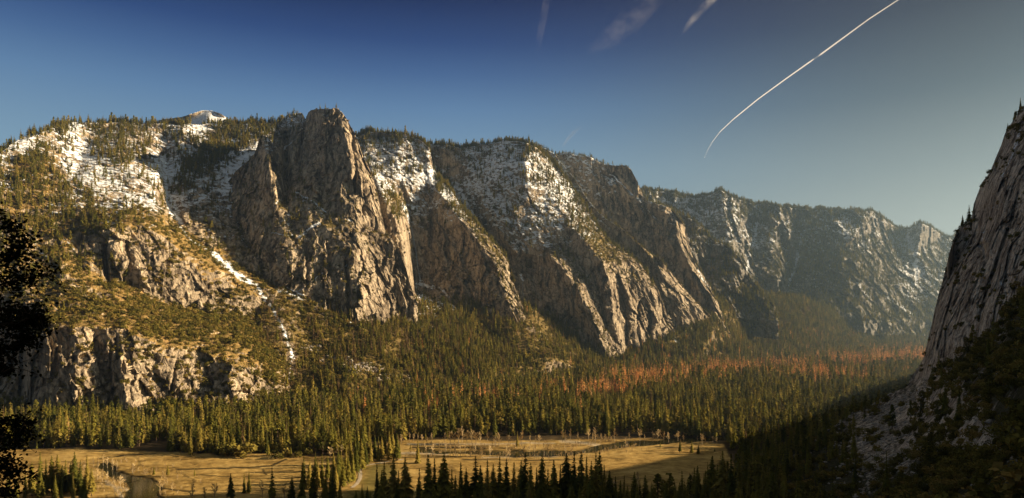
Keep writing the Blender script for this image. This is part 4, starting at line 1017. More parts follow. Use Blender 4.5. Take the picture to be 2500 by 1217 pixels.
# ---------------------------------------------------------------- scattering
def layer_points(name, dens, per=100.0, nzmin=.3, extra_rows=4, seed=0):
    """random points on a terrain layer; dens: [(px, py, d0, d1, ...)] trees per 100 m2 of plan area"""
    L = LAYERS[name]; nb = L['nb']; extra_rows = min(extra_rows, nb); r0 = nb - extra_rows
    V = L['V'][r0:]; px, py = L['px'][r0:], L['py'][r0:]
    a = V[:-1, 1:] - V[:-1, :-1]; b = V[1:, :-1] - V[:-1, :-1]; n = np.cross(a, b)
    ar = np.linalg.norm(n, axis=-1); nz = np.abs(n[..., 2]) / (ar + 1e-9)
    nz = blur(nz, 2)
    cx, cy = px[:-1, :-1], py[:-1, :-1]
    rg = np.random.default_rng(seed + 900)
    out = []
    for k in range(2, len(dens[0])):
        d = idw(dens, cx, cy, k, 2.0)
        q = V[:-1, :-1].reshape(-1, 3)
        cl = np.clip(1.0 + 1.6 * fbm(q / 40, 3, seed + k).reshape(d.shape), .05, 3)
        ok = smooth01((nz - nzmin) / .2)
        lam = ar * nz * d / per * cl * ok
        lam = lam * (1 - .95 * smooth01((L['snow'][r0:][:-1, :-1] - .72) / .2))     # snow chutes stay open
        lam[:extra_rows] *= 3.6
        cnt = rg.poisson(np.clip(lam, 0, 30))
        ii, jj = np.nonzero(cnt); rep = cnt[ii, jj]; ii = np.repeat(ii, rep); jj = np.repeat(jj, rep)
        u, v = rg.random(len(ii)), rg.random(len(ii))
        pts = V[ii, jj] + a[ii, jj] * u[:, None] + b[ii, jj] * v[:, None]
        X, Y, Z = pts.T; sx, sy = to_px(X, Y, Z)
        m = (sx > -160) & (sx < 2680) & (sy < 1260)
        out.append(np.stack([X[m], Y[m], Z[m], sx[m], sy[m]], 1))
    return out

CON, DEAD, GREY, BUSH = [], [], [], []
def add(lst, P_, hlo, hhi, wlo, whi, sink=0.0):
    n = len(P_)
    if not n: return
    h = rng.uniform(hlo, hhi, n) * np.clip(rng.normal(1, .2, n), .4, 1.45)
    lst.append(np.stack([P_[:, 0], P_[:, 1], P_[:, 2] - sink, h, rng.uniform(wlo, whi, n), rng.uniform(0, 6.28, n), rng.integers(0, 1000, n), P_[:, 3], P_[:, 4]], 1))

c, b = layer_points('left_mountain', [
    (0, 385, .9, 0), (60, 350, .25, 0), (110, 345, .5, 0), (140, 320, 1.3, 0), (100, 400, 1.3, .2), (40, 430, 1.2, .3), (0, 480, 1.1, .4), (120, 460, 1.2, .3), (60, 540, .7, .6), (160, 400, .12, 0), (220, 420, .05, 0), (200, 340, .12, 0), (240, 310, 1.0, 0), (300, 310, 1.1, 0), (300, 350, .8, 0), (270, 350, .5, 0), (340, 340, .5, 0), (370, 320, .5, 0), (320, 420, .3, 0), (350, 460, .22, 0), (260, 480, .15, .1), (380, 430, .35, 0), (390, 350, .2, 0), (402, 420, .02, 0),
    (180, 500, .7, .4), (240, 540, .6, .8), (330, 540, .2, 1.2), (400, 560, .02, 1.0), (140, 620, .4, 1.8), (60, 640, .35, 1.6), (230, 640, .3, 1.2), (430, 600, 0, .9), (550, 670, 0, .7), (620, 720, 0, 1.0), (320, 620, 0, .3), (480, 700, 0, .2),
    (200, 700, .05, 2.4), (120, 700, .04, 1.5), (60, 760, 0, 1.4), (300, 730, .02, 2.6), (400, 770, .03, 3.4), (500, 790, .03, 3.8), (600, 800, .05, 4.2), (660, 860, .1, 4.2), (690, 930, .25, 3.5), (640, 930, .1, 3.5), (250, 780, 0, 1.0), (350, 800, 0, 1.6), (450, 830, 0, 1.6), (520, 850, 0, .8), (580, 870, 0, .5), (430, 870, 0, 1.6), (300, 900, 0, .35), (450, 960, 0, .9), (560, 960, 0, .8), (100, 900, 0, .3),
    (440, 330, .5, 0), (460, 380, 1.3, 0), (520, 350, 1.3, 0), (580, 330, 1.4, 0), (560, 390, 1.3, 0), (500, 420, 1.2, 0), (450, 440, .9, 0), (540, 440, .25, 0), (600, 400, .1, 0), (640, 370, .2, 0), (480, 500, .12, 0), (440, 520, .02, 0), (520, 310, .7, 0), (600, 305, 1.6, 0), (660, 300, 1.5, 0), (450, 305, .8, 0)], nzmin=.22, seed=1)
add(CON, c, 18, 32, .9, 1.35, .5); add(BUSH, b, 5, 11.5, 1.0, 1.5, .7)
# the rim woods
c, = layer_points('snow_dome', [(370, 305, .6), (450, 300, .25), (500, 308, .2), (500, 280, 0), (540, 300, .25), (460, 284, 0), (530, 282, 0), (600, 310, 1.0)], nzmin=.1, seed=2)
add(CON, c, 18, 30, .8, 1.2)
c, b = layer_points('granite_tower', [(700, 300, .5, 0), (655, 345, .2, 0), (790, 270, .1, .2), (790, 400, 0, 0), (700, 500, .5, .5), (740, 550, .8, .5), (690, 540, .8, .2), (650, 560, .5, .3), (640, 600, .2, .3), (820, 560, .4, .8), (860, 590, .2, 1.2), (820, 650, .3, 1.5), (720, 650, .2, .8), (830, 730, .3, 1.5), (760, 760, .2, 1.2), (900, 600, .1, .8), (960, 620, .05, .8), (930, 740, 0, .1), (850, 780, .2, 1.5), (560, 560, .05, .1)], nzmin=.28, seed=3)
add(CON, c, 13, 24, .8, 1.1, .5); add(BUSH, b, 4, 8, .9, 1.3, .5)
c, b = layer_points('waterfall_cliff', [(880, 335, 1.3, 0), (960, 328, 1.4, 0), (1020, 340, 1.4, 0), (900, 370, .6, 0), (960, 380, .3, 0), (1010, 400, .7, 0), (940, 440, .3, .3), (1050, 440, .5, 0), (1070, 430, 1.2, 0), (1100, 490, .9, .3), (1150, 560, .4, .8), (1220, 640, .2, .8), (990, 470, .5, .2), (970, 490, .5, 1.0), (960, 600, 0, .4), (1050, 520, .15, .1), (1100, 600, .02, .1), (1260, 740, .1, .8), (1060, 700, .02, .2)], nzmin=.28, seed=4)
add(CON, c, 18, 32, .9, 1.3, .5); add(BUSH, b, 4, 8, .9, 1.3, .5)
c, b = layer_points('ribbed_buttress', [(1060, 352, 1.5, 0), (1150, 352, 1.5, 0), (1230, 342, 1.6, 0), (1300, 352, 1.5, 0), (1060, 385, .9, 0), (1120, 390, 1.0, 0), (1180, 370, .5, 0), (1240, 365, .35, 0), (1110, 440, 1.1, 0), (1160, 420, .4, 0), (1220, 410, .15, 0), (1150, 480, .25, 0), (1180, 540, .25, 0), (1200, 450, .3, 0), (1270, 460, .6, .2), (1300, 400, .9, .1), (1300, 480, .8, .3), (1300, 540, .8, .3), (1270, 580, .6, .3), (1350, 480, .6, .3), (1240, 580, .5, .2), (1360, 560, .3, .4), (1400, 560, .6, .8), (1440, 590, .3, 1.4), (1480, 640, .15, 1.4), (1340, 620, .1, .4), (1250, 640, .1, .1), (1350, 680, .03, .6), (1560, 700, .05, .8), (1500, 720, .02, .3), (1420, 740, .02, .5), (1550, 820, .02, .5), (1370, 810, .3, 2), (1430, 830, .4, 2.5)], nzmin=.26, seed=5)
add(CON, c, 18, 32, .9, 1.3, .5); add(BUSH, b, 4, 8.5, .9, 1.3, .5)
c, b = layer_points('leaning_buttress', [(1330, 360, 1.3, 0), (1380, 400, .4, 0), (1430, 470, .3, .2), (1480, 540, .3, .8), (1560, 600, .2, .9), (1640, 680, .05, .4), (1660, 780, .1, .6), (1700, 760, .05, .4), (1450, 560, .05, 0)], nzmin=.26, seed=6)
add(CON, c, 16, 27, .8, 1.15, .5); add(BUSH, b, 4, 8, .9, 1.3, .5)
c, b = layer_points('summit_cliff', [(1390, 378, .8, 0), (1450, 388, .4, 0), (1500, 405, .12, 0), (1540, 430, .02, 0), (1600, 500, .2, 0), (1640, 520, .3, .3), (1450, 450, .2, 0), (1700, 680, .1, .4), (1740, 740, .1, .6)], nzmin=.26, seed=7)
add(CON, c, 15, 26, .8, 1.15, .5)
c, = layer_points('far_hills', [(1570, 465, 1.6), (1640, 475, 1.5), (1700, 482, 1.3), (1760, 470, .9), (1840, 500, 1.2), (1900, 508, 1.3), (1960, 515, 1.3), (2040, 520, 1.2), (2120, 520, .9), (2180, 555, .8), (2245, 555, .5), (1700, 530, .2), (1780, 560, .2), (1900, 560, .5), (1950, 560, .9), (1970, 620, .8), (2060, 560, .3), (2150, 580, .5), (2170, 640, .6), (2250, 620, .5), (2280, 680, .5), (2230, 660, .15), (2200, 740, .6), (2000, 720, .6), (2080, 740, .6), (1900, 700, .5), (1850, 640, .15)], nzmin=.25, extra_rows=4, seed=8)
add(CON, c, 20, 34, .9, 1.3, .5)
c, b = layer_points('far_buttress', [(1640, 515, .8, 0), (1720, 570, .8, .2), (1800, 630, .5, .3), (1750, 660, .5, .3), (1860, 740, 1.2, .5), (1700, 700, .6, .3)], nzmin=.25, seed=9)
add(CON, c, 18, 30, .9, 1.3, .5)
# talus woods: oak scrub high, conifers low and towards the right
tal = [(640, 760, 0, .3, 0, .2), (700, 800, .0, .4, 0, .1), (705, 900, .02, .6, 0, .2), (740, 760, .05, 2.2, 0, .1), (700, 745, 0, .5, 0, 0), (800, 810, .15, 2.4, 0, .1), (780, 870, .1, 2.4, 0, .1), (850, 860, .25, 2.0, 0, .3), (900, 900, .25, 1.6, 0, .1), (880, 880, .1, .9, 0, .1), (960, 910, .35, 1.8, 0, .15), (820, 930, .5, 2.2, .01, .1), (950, 850, .5, 1.8, 0, .35), (1010, 800, .6, 1.6, 0, .3), (1060, 820, .7, 1.6, 0, .45), (1050, 735, .1, .5, 0, 0), (1100, 770, .4, 1.4, 0, .1), (1100, 880, .9, 1.4, .03, .4), (1050, 920, .9, 1.2, .1, .3),
       (1200, 800, .35, 1.8, 0, .2), (1200, 860, .7, 1.6, 0, .3), (1180, 910, 1.2, .9, .05, .3), (1300, 820, .05, .8, 0, .1), (1330, 860, .1, 2.3, 0, .1), (1280, 890, .4, 2.2, 0, .1), (1400, 880, .2, 2.6, 0, .1), (1460, 885, .4, 2.2, 0, 0), (1400, 908, 1.1, .8, .15, .2), (1520, 890, 1.0, 1.6, .15, .1), (1600, 880, 1.1, 1.0, .15, .1), (1650, 835, .5, .8, 0, 0), (1700, 850, 1.4, .6, .1, .1), (1700, 800, 1.0, 1.0, 0, .1), (1780, 860, 1.4, .4, .2, .1), (1800, 780, .8, 1.2, 0, .3), (1760, 720, 1.2, .5, 0, .1), (1850, 820, .8, 1.6, 0, .3), (1850, 750, 1.1, .8, 0, .3), (1950, 780, 1.0, 1.2, 0, .4), (1950, 840, 1.0, 1.0, .1, .3), (2050, 830, 1.2, .6, .1, .3), (2050, 780, 1.2, .5, 0, .3), (2150, 840, 1.3, .2, .1, .1), (2250, 850, 1.3, .2, .2, .1)]
tal = [(x, y, c_ * (1.3 if x < 1100 else 1.8) + (.05 if x > 780 else 0), b_ * (1.1 if x < 1100 else .85), d_ * 1.3, g_ * 1.8) for x, y, c_, b_, d_, g_ in tal]
c, b, d, gy = layer_points('talus_slope', tal, nzmin=.1, seed=10)
add(CON, c, 20, 36, .85, 1.2, .4); add(BUSH, b, 5.5, 11.5, .9, 1.35, .8); add(DEAD, d, 22, 34, .9, 1.2, .4); add(GREY, gy, 20, 33, .85, 1.1, .4)

# the forest on the valley floor
def in_ell(px, py, es):
    r = np.zeros(px.shape)
    for (x, y, rx, ry, v) in es: r = np.maximum(r, v * np.exp(-(((px - x) / rx) ** 2 + ((py - y) / ry) ** 2)))
    return r
def floor_forest():
    st = 8.6
    X, Y = np.meshgrid(np.arange(-1300, 3400, st), np.arange(880, 4700, st))
    X = (X + rng.uniform(-.5, .5, X.shape) * st).reshape(-1); Y = (Y + rng.uniform(-.5, .5, Y.shape) * st).reshape(-1)
    px, py = to_px(X, Y, FLOOR)
    q = np.stack([X, Y, X * 0], 1)
    n = fbm(q / 90, 3, 55); n2 = fbm(q / 25, 2, 56)
    dens = np.clip(.85 + 1.1 * n + .5 * n2, .10, 1.15)
    mead = meadow_mask(px + 12 * n2, py + 5 * n2)
    dens = np.where(mead, 0, dens)
    e = np.interp(px, [p[0] for p in MEADOW_EDGE[:19]], [p[1] for p in MEADOW_EDGE[:19]])
    toe = np.interp(px, [-100, 0, 620, 750, 900, 1000, 1100, 1200, 1300, 1400, 1500, 1600, 1700, 1850, 2000, 2150, 2300], [1018, 1018, 1000, 984, 980, 970, 960, 950, 935, 918, 907, 900, 896, 881, 867, 857, 850])
    dens = np.where(py < toe - 1, 0, dens)
    # gap where the river passes at the right, thin strip behind the meadow
    dens = np.where((px > 1100) & (px < 1780) & (py > e - 9), dens * .06, dens)
    dens = np.where((Y > 2800), dens * .75, dens)
    m = (px > -160) & (px < 2330) & (py < 1250) & (rng.random(len(X)) < dens * np.where(Y < 1700, .50, .62))
    m &= ~((px > 1780) & (py > 1290 - (px - 1600) * .45))
    # right of the meadow the shaded woods
    X, Y, px, py, n, n2 = X[m], Y[m], px[m], py[m], n[m], n2[m]
    z = np.full(len(X), FLOOR - .3)
    pd = in_ell(px, py, [(1570, 935, 75, 20, .9), (1480, 965, 75, 14, .85), (1380, 960, 70, 16, .4), (1790, 912, 95, 15, .85), (1640, 925, 120, 14, .5), (1900, 905, 110, 16, .5), (2000, 925, 120, 16, .55), (2090, 890, 100, 14, .7), (2200, 880, 120, 16, .8), (1190, 985, 40, 12, .4), (1050, 1000, 150, 18, .12), (1300, 990, 120, 20, .15), (2200, 862, 120, 8, .5), (160, 1085, 22, 12, .3)])
    pd = pd * np.clip(.95 + 1.0 * n2 + 1.3 * n, .08, 1.7)
    r = rng.random(len(X))
    dead = r < pd; grey = (~dead) & (rng.random(len(X)) < .06 + .12 * in_ell(px, py, [(1000, 990, 400, 60, 1)]))
    P_ = np.stack([X, Y, z, px, py], 1)
    big = np.clip(1.0 + .25 * n, .8, 1.25)
    live = ~(dead | grey)
    add(CON, P_[live], 27, 46, .85, 1.4); add(DEAD, P_[dead], 32, 46, 1.1, 1.5); add(GREY, P_[grey], 27, 40, .8, 1.1)
floor_forest()

# shaded slope on the right: scrub, conifers, boulders
c, b, rk = layer_points('right_slope', [(1700, 1210, .35, .6, 0), (1800, 1170, .45, .6, 0), (1900, 1120, .55, .5, 0), (2000, 1075, .55, .5, .1), (2100, 1020, .3, .3, 3), (2180, 985, .05, .1, 6), (2220, 960, .02, .1, 5), (2140, 1050, .06, .2, 6), (2100, 1110, .03, .25, 5), (2180, 1100, 0, .2, 4), (2060, 1090, .2, .4, 3), (2140, 1140, 0, .6, 3), (2010, 1170, .15, .9, .8), (2260, 1010, .02, .5, .2), (2300, 960, .1, 1.2, 0), (2350, 900, .1, 1.6, 0), (2420, 850, .1, 1.3, 0), (2480, 760, .05, 1.6, 0), (2500, 900, .05, 1.4, 0), (2400, 980, .05, 1.2, .2), (2300, 1100, 0, 1.6, 0), (2450, 1100, 0, 2, 0), (2200, 1200, 0, 1.6, .1), (2000, 1210, .1, 1.6, 0)], nzmin=.05, seed=11)
add(CON, c, 15, 27, .85, 1.1, .4); add(BUSH, b, 5, 10, .9, 1.3, .8)
c2, b2 = layer_points('right_cliff', [(2350, 545, .3, 1.5), (2480, 290, .3, 1.5), (2500, 270, .4, 1.5), (2440, 400, 0, .5), (2300, 750, 0, .08), (2420, 600, 0, .1), (2250, 920, .3, 2), (2400, 830, .1, 1.8), (2480, 740, .1, 1.8), (2340, 880, .1, 1.5)], nzmin=.2, seed=12)
add(BUSH, b2, 3, 7, .9, 1.3, .5)

# shaded near-slope woods below the frame: only their tops show
CON = np.concatenate(CON); DEAD = np.concatenate(DEAD); GREY = np.concatenate(GREY); BUSH = np.concatenate(BUSH)
print('conifers', len(CON), 'dead', len(DEAD), 'grey', len(GREY), 'bush', len(BUSH), 'rock', len(rk))

# ---------------------------------------------------------------- trees placed one by one
def ordn(n): return str(n) + ({1: 'st', 2: 'nd', 3: 'rd'}.get(n % 10, 'th') if n % 100 not in (11, 12, 13) else 'th')
NHAND = 0
def hand_tree(px, ptop, Y, zb, meshes, wx, label, cat, group, name):
    ztop = (CY - ptop) / F * Y
    x = (px - CX) / F * Y
    return plant(name, meshes, x, Y, zb, ztop - zb, wx, random.uniform(0, 6.28), label, cat, group)

# dark foreground row
FR = [(664, 1139), (713, 1165), (738, 1129), (764, 1139), (795, 1150), (812, 1160), (830, 1160), (869, 1200), (884, 1183), (897, 1190), (920, 1134), (932, 1150), (938, 1126), (961, 1116), (973, 1150), (989, 1119), (1024, 1144), (1045, 1111), (1061, 1119), (1084, 1108), (1103, 1147), (1112, 1162), (1125, 1129), (1138, 1144), (1161, 1114), (1173, 1137), (1190, 1121), (1204, 1134), (1220, 1114), (1237, 1121), (1255, 1129), (1273, 1126), (1283, 1106), (1296, 1131), (1310, 1142), (1324, 1108), (1338, 1145), (1352, 1124), (1368, 1135), (1383, 1108), (1402, 1103), (1419, 1101), (1432, 1114), (1444, 1128), (1455, 1106), (1464, 1103), (1475, 1135), (1488, 1152), (1503, 1165), (1515, 1175), (1524, 1162), (1549, 1155), (1562, 1172), (1575, 1162), (1590, 1180), (1647, 1178), (1665, 1151), (1680, 1168), (1695, 1143), (1703, 1139), (1722, 1150), (1739, 1114), (1752, 1135), (1764, 1103), (1785, 1108), (1802, 1120), (1822, 1098), (1848, 1105), (1872, 1090)]
for i, (px, pt) in enumerate(FR):
    Y = random.uniform(560, 690) if px < 1640 else random.uniform(640, 740)
    x = (px - CX) / F * Y
    hand_tree(px, pt - 3, Y, near_z(x, Y) + 2, HI[i % 4], random.uniform(1.15, 1.75),
              'dark shaded conifer in the row along the bottom edge, %s from the left' % ordn(i + 1), 'conifer', 'dark conifers of the foreground row', 'conifer_tree'); NHAND += 1
# second row that fills the black foot of the picture
k = 0
for i in range(58):
    px = 900 + i * 17 + random.uniform(-7, 7); Y = random.uniform(470, 560)
    x = (px - CX) / F * Y; pt = random.uniform(1176, 1206)
    if px < 1200 and random.random() < .45: continue
    k += 1
    hand_tree(px, pt, Y, near_z(x, Y) + 2, HI[(i * 3) % 4], random.uniform(1.3, 1.9), 'black conifer tip at the very bottom edge below the foreground row', 'conifer', 'conifer tips along the bottom edge', 'conifer_tree'); NHAND += 1
# bushy round-topped pines in the shade
for i, (px, pt) in enumerate([(1606, 1158), (1634, 1154), (1620, 1172)]):
    Y = 610 + 12 * i; x = (px - CX) / F * Y
    hand_tree(px, pt, Y, near_z(x, Y), PI[i % 2], 1.5, 'round topped shaded pine in front of the dark half of the meadow, %s of three' % ('left', 'right', 'middle')[i], 'pine', 'round topped pines in the shade', 'pine_tree'); NHAND += 1
def base_Y(py): return -FLOOR * F / (py - CY)
# stand of lit conifers left of the river bend
LG = [(62, 1150, 1262), (78, 1128, 1255), (98, 1102, 1240), (112, 1118, 1236), (126, 1112, 1230), (140, 1109, 1228), (135, 1158, 1262), (152, 1135, 1240), (160, 1122, 1226), (172, 1128, 1236), (182, 1102, 1232), (196, 1122, 1240), (212, 1109, 1222), (223, 1141, 1248), (100, 1150, 1262), (178, 1150, 1268), (205, 1160, 1275), (40, 1165, 1270), (20, 1150, 1250), (150, 1170, 1290)]
LG.sort()
for i, (px, pt, pb) in enumerate(LG):
    pb = 1200 + (pb - 1222) * .4
    hand_tree(px, pt, base_Y(pb), FLOOR, HI[i % 4], random.uniform(1.15, 1.45), 'olive conifer in the stand at bottom left by the river, %s from left' % ordn(i + 1), 'conifer', 'conifers of the stand at bottom left', 'conifer_tree'); NHAND += 1
# grove in the middle of the meadow
MG = [(742, 1110, 1195), (756, 1120, 1200), (770, 1102, 1165), (786, 1108, 1190), (800, 1112, 1175), (814, 1104, 1180), (826, 1094, 1182), (833, 1098, 1165), (845, 1085, 1172), (856, 1047, 1135), (866, 1068, 1150), (873, 1044, 1140), (882, 1070, 1150), (890, 1062, 1136), (905, 1062, 1129), (915, 1060, 1122), (924, 1064, 1126), (932, 1066, 1124), (940, 1039, 1112), (950, 1050, 1118), (958, 1042, 1112), (969, 1058, 1126), (975, 1070, 1120), (850, 1112, 1185), (838, 1120, 1190), (862, 1104, 1178), (820, 1128, 1196), (776, 1122, 1195), (808, 1132, 1205), (894, 1090, 1138), (870, 1090, 1160)]
MG.sort()
for i, (px, pt, pb) in enumerate(MG):
    hand_tree(px, pt, base_Y(pb), FLOOR, HI[(i * 7) % 4], random.uniform(.95, 1.25), 'green conifer in the grove beside the meadow footpath, %s from the left' % ordn(i + 1), 'conifer', 'conifers of the grove beside the footpath', 'conifer_tree'); NHAND += 1
LONE = [(376, 1139, 1159, 1.9, 'small lone conifer on the open left meadow beyond the river bend'), (410, 1134, 1161, 1.5, 'stout lone conifer right of the river bend on the left meadow'), (475, 1141, 1163, 1.2, 'slim small conifer alone in the centre of the left meadow'), (563, 1155, 1222, 1.25, 'pointed conifer standing alone at the near edge of the left meadow'), (596, 1153, 1205, 1.0, 'left one of two close conifers on the near left meadow'), (608, 1150, 1206, 1.0, 'right one of two close conifers on the near left meadow'),
        (465, 1046, 1112, 1.25, 'tall broad conifer standing forward of the forest edge behind the left meadow'), (655, 1081, 1116, 1.1, 'small conifer at the forest edge in front of the left meadow ditch'), (1020, 1070, 1131, 1.2, 'tall conifer alone on the middle meadow in front of the sandbank'), (1002, 1085, 1098, 1.6, 'tiny dark conifer on the far bank behind the sandbank'), (1263, 1052, 1093, 1.3, 'green conifer among bare trees behind the dark pool of the river'),
        (1660, 1075, 1106, 1.4, 'left one of three small conifers on the sunlit right meadow'), (1689, 1074, 1105, 1.5, 'middle one of three small conifers on the sunlit right meadow'), (1705, 1085, 1109, 1.6, 'dark right one of three small conifers on the right meadow'), (1745, 1093, 1103, 1.8, 'tiny bushy conifer at the shadow edge on the right meadow'), (710, 1090, 1118, 1.2, 'small conifer at the grassy corner left of the grove'), (1612, 1080, 1092, 1.8, 'very small bushy conifer near the river on the right meadow'), (528, 1098, 1110, 1.6, 'tiny conifer at the forest edge of the left meadow')]
for i, (px, pt, pb, wx, lb) in enumerate(LONE):
    hand_tree(px, pt, base_Y(pb), FLOOR, HI[i % 4], wx, lb, 'conifer', None, 'conifer_tree'); NHAND += 1
CL = [(2366, 500, 545, 905, 'tall leaning conifer on the ledge of the near right cliff'), (2350, 525, 552, 905, 'small conifer left of the taller one on the right cliff ledge'), (2491, 238, 282, 868, 'dark conifer on the top corner of the right cliff'), (2478, 270, 300, 872, 'short conifer just below the top corner of the right cliff'), (2460, 300, 318, 878, 'tiny conifer on the skyline of the right cliff below the top corner')]
for i, (px, pt, pb, Y, lb) in enumerate(CL):
    zb = (CY - pb) / F * Y
    hand_tree(px, pt, Y, zb - 1, HI[i % 4], 1.5, lb, 'conifer', None, 'conifer_tree'); NHAND += 1

# bare cottonwoods along the river
BAREL = [(1209, 1054, 1092), (1218, 1056, 1090), (1242, 1061, 1088), (1274, 1048, 1088), (1294, 1061, 1091), (1307, 1063, 1083), (1316, 1061, 1083), (1190, 1052, 1080), (1333, 1074, 1086), (1373, 1050, 1078), (1380, 1048, 1078), (1392, 1044, 1076), (1411, 1054, 1083), (1437, 1047, 1074), (1453, 1042, 1083), (1447, 1058, 1080), (1468, 1058, 1079), (1478, 1060, 1078), (1486, 1056, 1078), (1500, 1045, 1078), (1492, 1064, 1080), (1527, 1068, 1090), (1562, 1046, 1076), (1574, 1060, 1082), (1594, 1052, 1078), (1600, 1055, 1078), (1606, 1048, 1078), (1613, 1046, 1078), (1621, 1052, 1078), (1632, 1054, 1079), (1655, 1053, 1076), (1668, 1062, 1080), (1662, 1070, 1100), (1702, 1064, 1080), (1714, 1058, 1086), (1722, 1068, 1082), (1750, 1063, 1088), (1740, 1064, 1082), (1536, 1056, 1074),
         (1000, 1055, 1078), (1010, 1057, 1079), (1020, 1056, 1080), (1030, 1060, 1080), (1054, 1056, 1082), (1086, 1054, 1084), (1099, 1052, 1086), (1110, 1055, 1085), (1120, 1044, 1084), (1128, 1040, 1082), (1140, 1050, 1085), (1152, 1046, 1085), (1162, 1054, 1086), (1172, 1052, 1085), (1043, 1066, 1086),
         (1040, 1086, 1108), (1056, 1084, 1110), (1072, 1088, 1112), (1088, 1084, 1112), (1100, 1086, 1112), (1112, 1082, 1113), (1124, 1085, 1114), (1136, 1082, 1113), (1148, 1086, 1114), (1160, 1084, 1113), (1176, 1088, 1114), (1196, 1086, 1113), (1238, 1080, 1124), (1244, 1088, 1122), (1280, 1088, 1113), (1292, 1086, 1112), (1304, 1084, 1113), (1328, 1078, 1112), (1338, 1084, 1113), (1346, 1082, 1114), (1365, 1086, 1113), (1380, 1088, 1114), (1396, 1084, 1113),
         (806, 1090, 1124), (824, 1083, 1116), (834, 1084, 1114), (972, 1060, 1082), (980, 1060, 1084),
         (228, 1116, 1140), (240, 1113, 1138), (252, 1110, 1136), (262, 1116, 1142), (275, 1120, 1146), (285, 1122, 1148), (324, 1130, 1156), (238, 1142, 1172), (250, 1146, 1176), (262, 1150, 1178), (294, 1160, 1190), (300, 1176, 1200), (432, 1144, 1166), (618, 1060, 1095), (390, 1170, 1200), (470, 1180, 1225), (500, 1186, 1230), (524, 1178, 1222), (640, 1170, 1215), (694, 1176, 1220), (318, 1196, 1250), (1558, 1150, 1190), (1500, 1170, 1215)]
BAREL.sort()
cnt = {'l': 0, 'm': 0, 'r': 0}
for i, (px, pt, pb) in enumerate(BAREL):
    z = 'l' if px < 720 else ('m' if px < 1200 else 'r'); cnt[z] += 1
    ph = {'l': 'on the left meadow around the river bend', 'm': 'by the sandbank and pool in mid meadow', 'r': 'along the river behind the right meadow'}[z]
    hand_tree(px, pt - 1, base_Y(pb), FLOOR - .5, BT[i % 4], random.uniform(.9, 1.5), 'leafless pale cottonwood %s, %s from left' % (ph, ordn(cnt[z])), 'bare tree', 'leafless cottonwoods by the river', 'cottonwood_tree')
# pale willow thickets along the banks
wp = []
for ln, wd, n_ in ((w_line(RIVER_R[:8]), 26, 420), (w_line(RIVER_L), 24, 260)):
    for q in range(n_):
        k_ = random.randrange(len(ln) - 1); t_ = random.random(); sgn = random.choice((-1, 1))
        a_, b_2 = Vector(ln[k_]), Vector(ln[k_ + 1]); nn_ = (b_2 - a_).normalized(); nn_ = Vector((-nn_.y, nn_.x))
        p_ = a_.lerp(b_2, t_) + nn_ * sgn * (wd + random.expovariate(1 / 14.0) - 3)
        wp.append((p_.x, p_.y, FLOOR - .5, random.uniform(2.5, 8), random.uniform(1.2, 2.4), random.uniform(0, 6.28), random.randrange(4)))
WPR = [[c for c in o.children] for o in [x for x in COL.objects if x.name.startswith('cottonwood_tree')][:4]]
WPR = [[c for c in COL.objects if c.parent == o] for o in [x for x in COL.objects if x.name.startswith('cottonwood_tree')][:4]]
stuff('willow_thicket', wp, WPR, 'pale leafless willow thicket along the river banks')
# low brown brush dotting the meadow
br = []
while len(br) < 420:
    px_, py_ = random.uniform(60, 1750), random.uniform(1085, 1217)
    if not bool(meadow_mask(np.array([px_]), np.array([py_ - 3]))[0]): continue
    x_, y_ = gp(px_, py_)
    if fbm(np.array([[x_ / 50, y_ / 50, 3.0]]), 2, 15)[0] < -.02: continue
    br.append((x_, y_, FLOOR - .3, random.uniform(.8, 2.6), random.uniform(1.3, 2.6), random.uniform(0, 6.28), random.randrange(4)))
stuff('meadow_brush', br, WPR, 'low pale brush and dead stalks on the golden meadow')
# brown leafless oaks at the forest edge
BO = [(487, 1066, 1104), (540, 1072, 1112), (556, 1075, 1114), (580, 1082, 1112), (592, 1072, 1116), (676, 1096, 1121), (702, 1088, 1115), (724, 1099, 1118), (752, 1088, 1112), (845, 1078, 1110), (893, 1072, 1120), (960, 1100, 1124), (1905, 1030, 1062), (1880, 1038, 1070), (1862, 1045, 1075), (1925, 1040, 1072)]
for i, (px, pt, pb) in enumerate(BO):
    o = hand_tree(px, pt, base_Y(pb), FLOOR, [GYm for GYm in BU][i % 4], 1.2, 'rounded brownish oak at the edge of the forest, %s from the left' % ordn(i + 1), 'oak', 'rounded oaks at the forest edge', 'oak_tree')

# ---------------------------------------------------------------- the largest of each kind one by one, the rest as a mass
def zone(px, py, what, lit):
    if py > 1060: w_ = 'at the front edge of the valley forest'
    elif py > 1000: w_ = 'in the nearer rows of the valley forest'
    else: w_ = 'on the slope above the valley forest'
    s = 'left part' if px < 620 else ('middle part' if px < 1300 else ('right of centre' if px < 1800 else 'far right part'))
    return '%s %s, %s' % (what, w_, s)
def split(arr, n_ind):
    size = arr[:, 3] / arr[:, 1]
    vis = (arr[:, 7] > 5) & (arr[:, 7] < 2495) & (arr[:, 8] < 1225)
    order = np.argsort(-(size * vis))
    k = order[:n_ind]; m = np.ones(len(arr), bool); m[k] = False
    return arr[k], arr[m]
ind, rest = split(CON, 300 - min(NHAND, 270))
first = {}
for a in ind:
    plant('conifer_tree', HI[int(a[6]) % 4], a[0], a[1], a[2], a[3], a[4], a[5], zone(a[7], a[8], 'tall green conifer', 1), 'conifer', 'conifers of the valley forest')
def child_objs(root): return [c for c in root.children]
def protos(meshsets, name, label, cat, group, arr):
    out = []
    for k, ms in enumerate(meshsets):
        a = arr[k]
        o = plant(name, ms, a[0], a[1], a[2], a[3], a[4], a[5], label, cat, group)
        out.append([c for c in COL.objects if c.parent == o])
    return out
allc = LO + PI[:1]
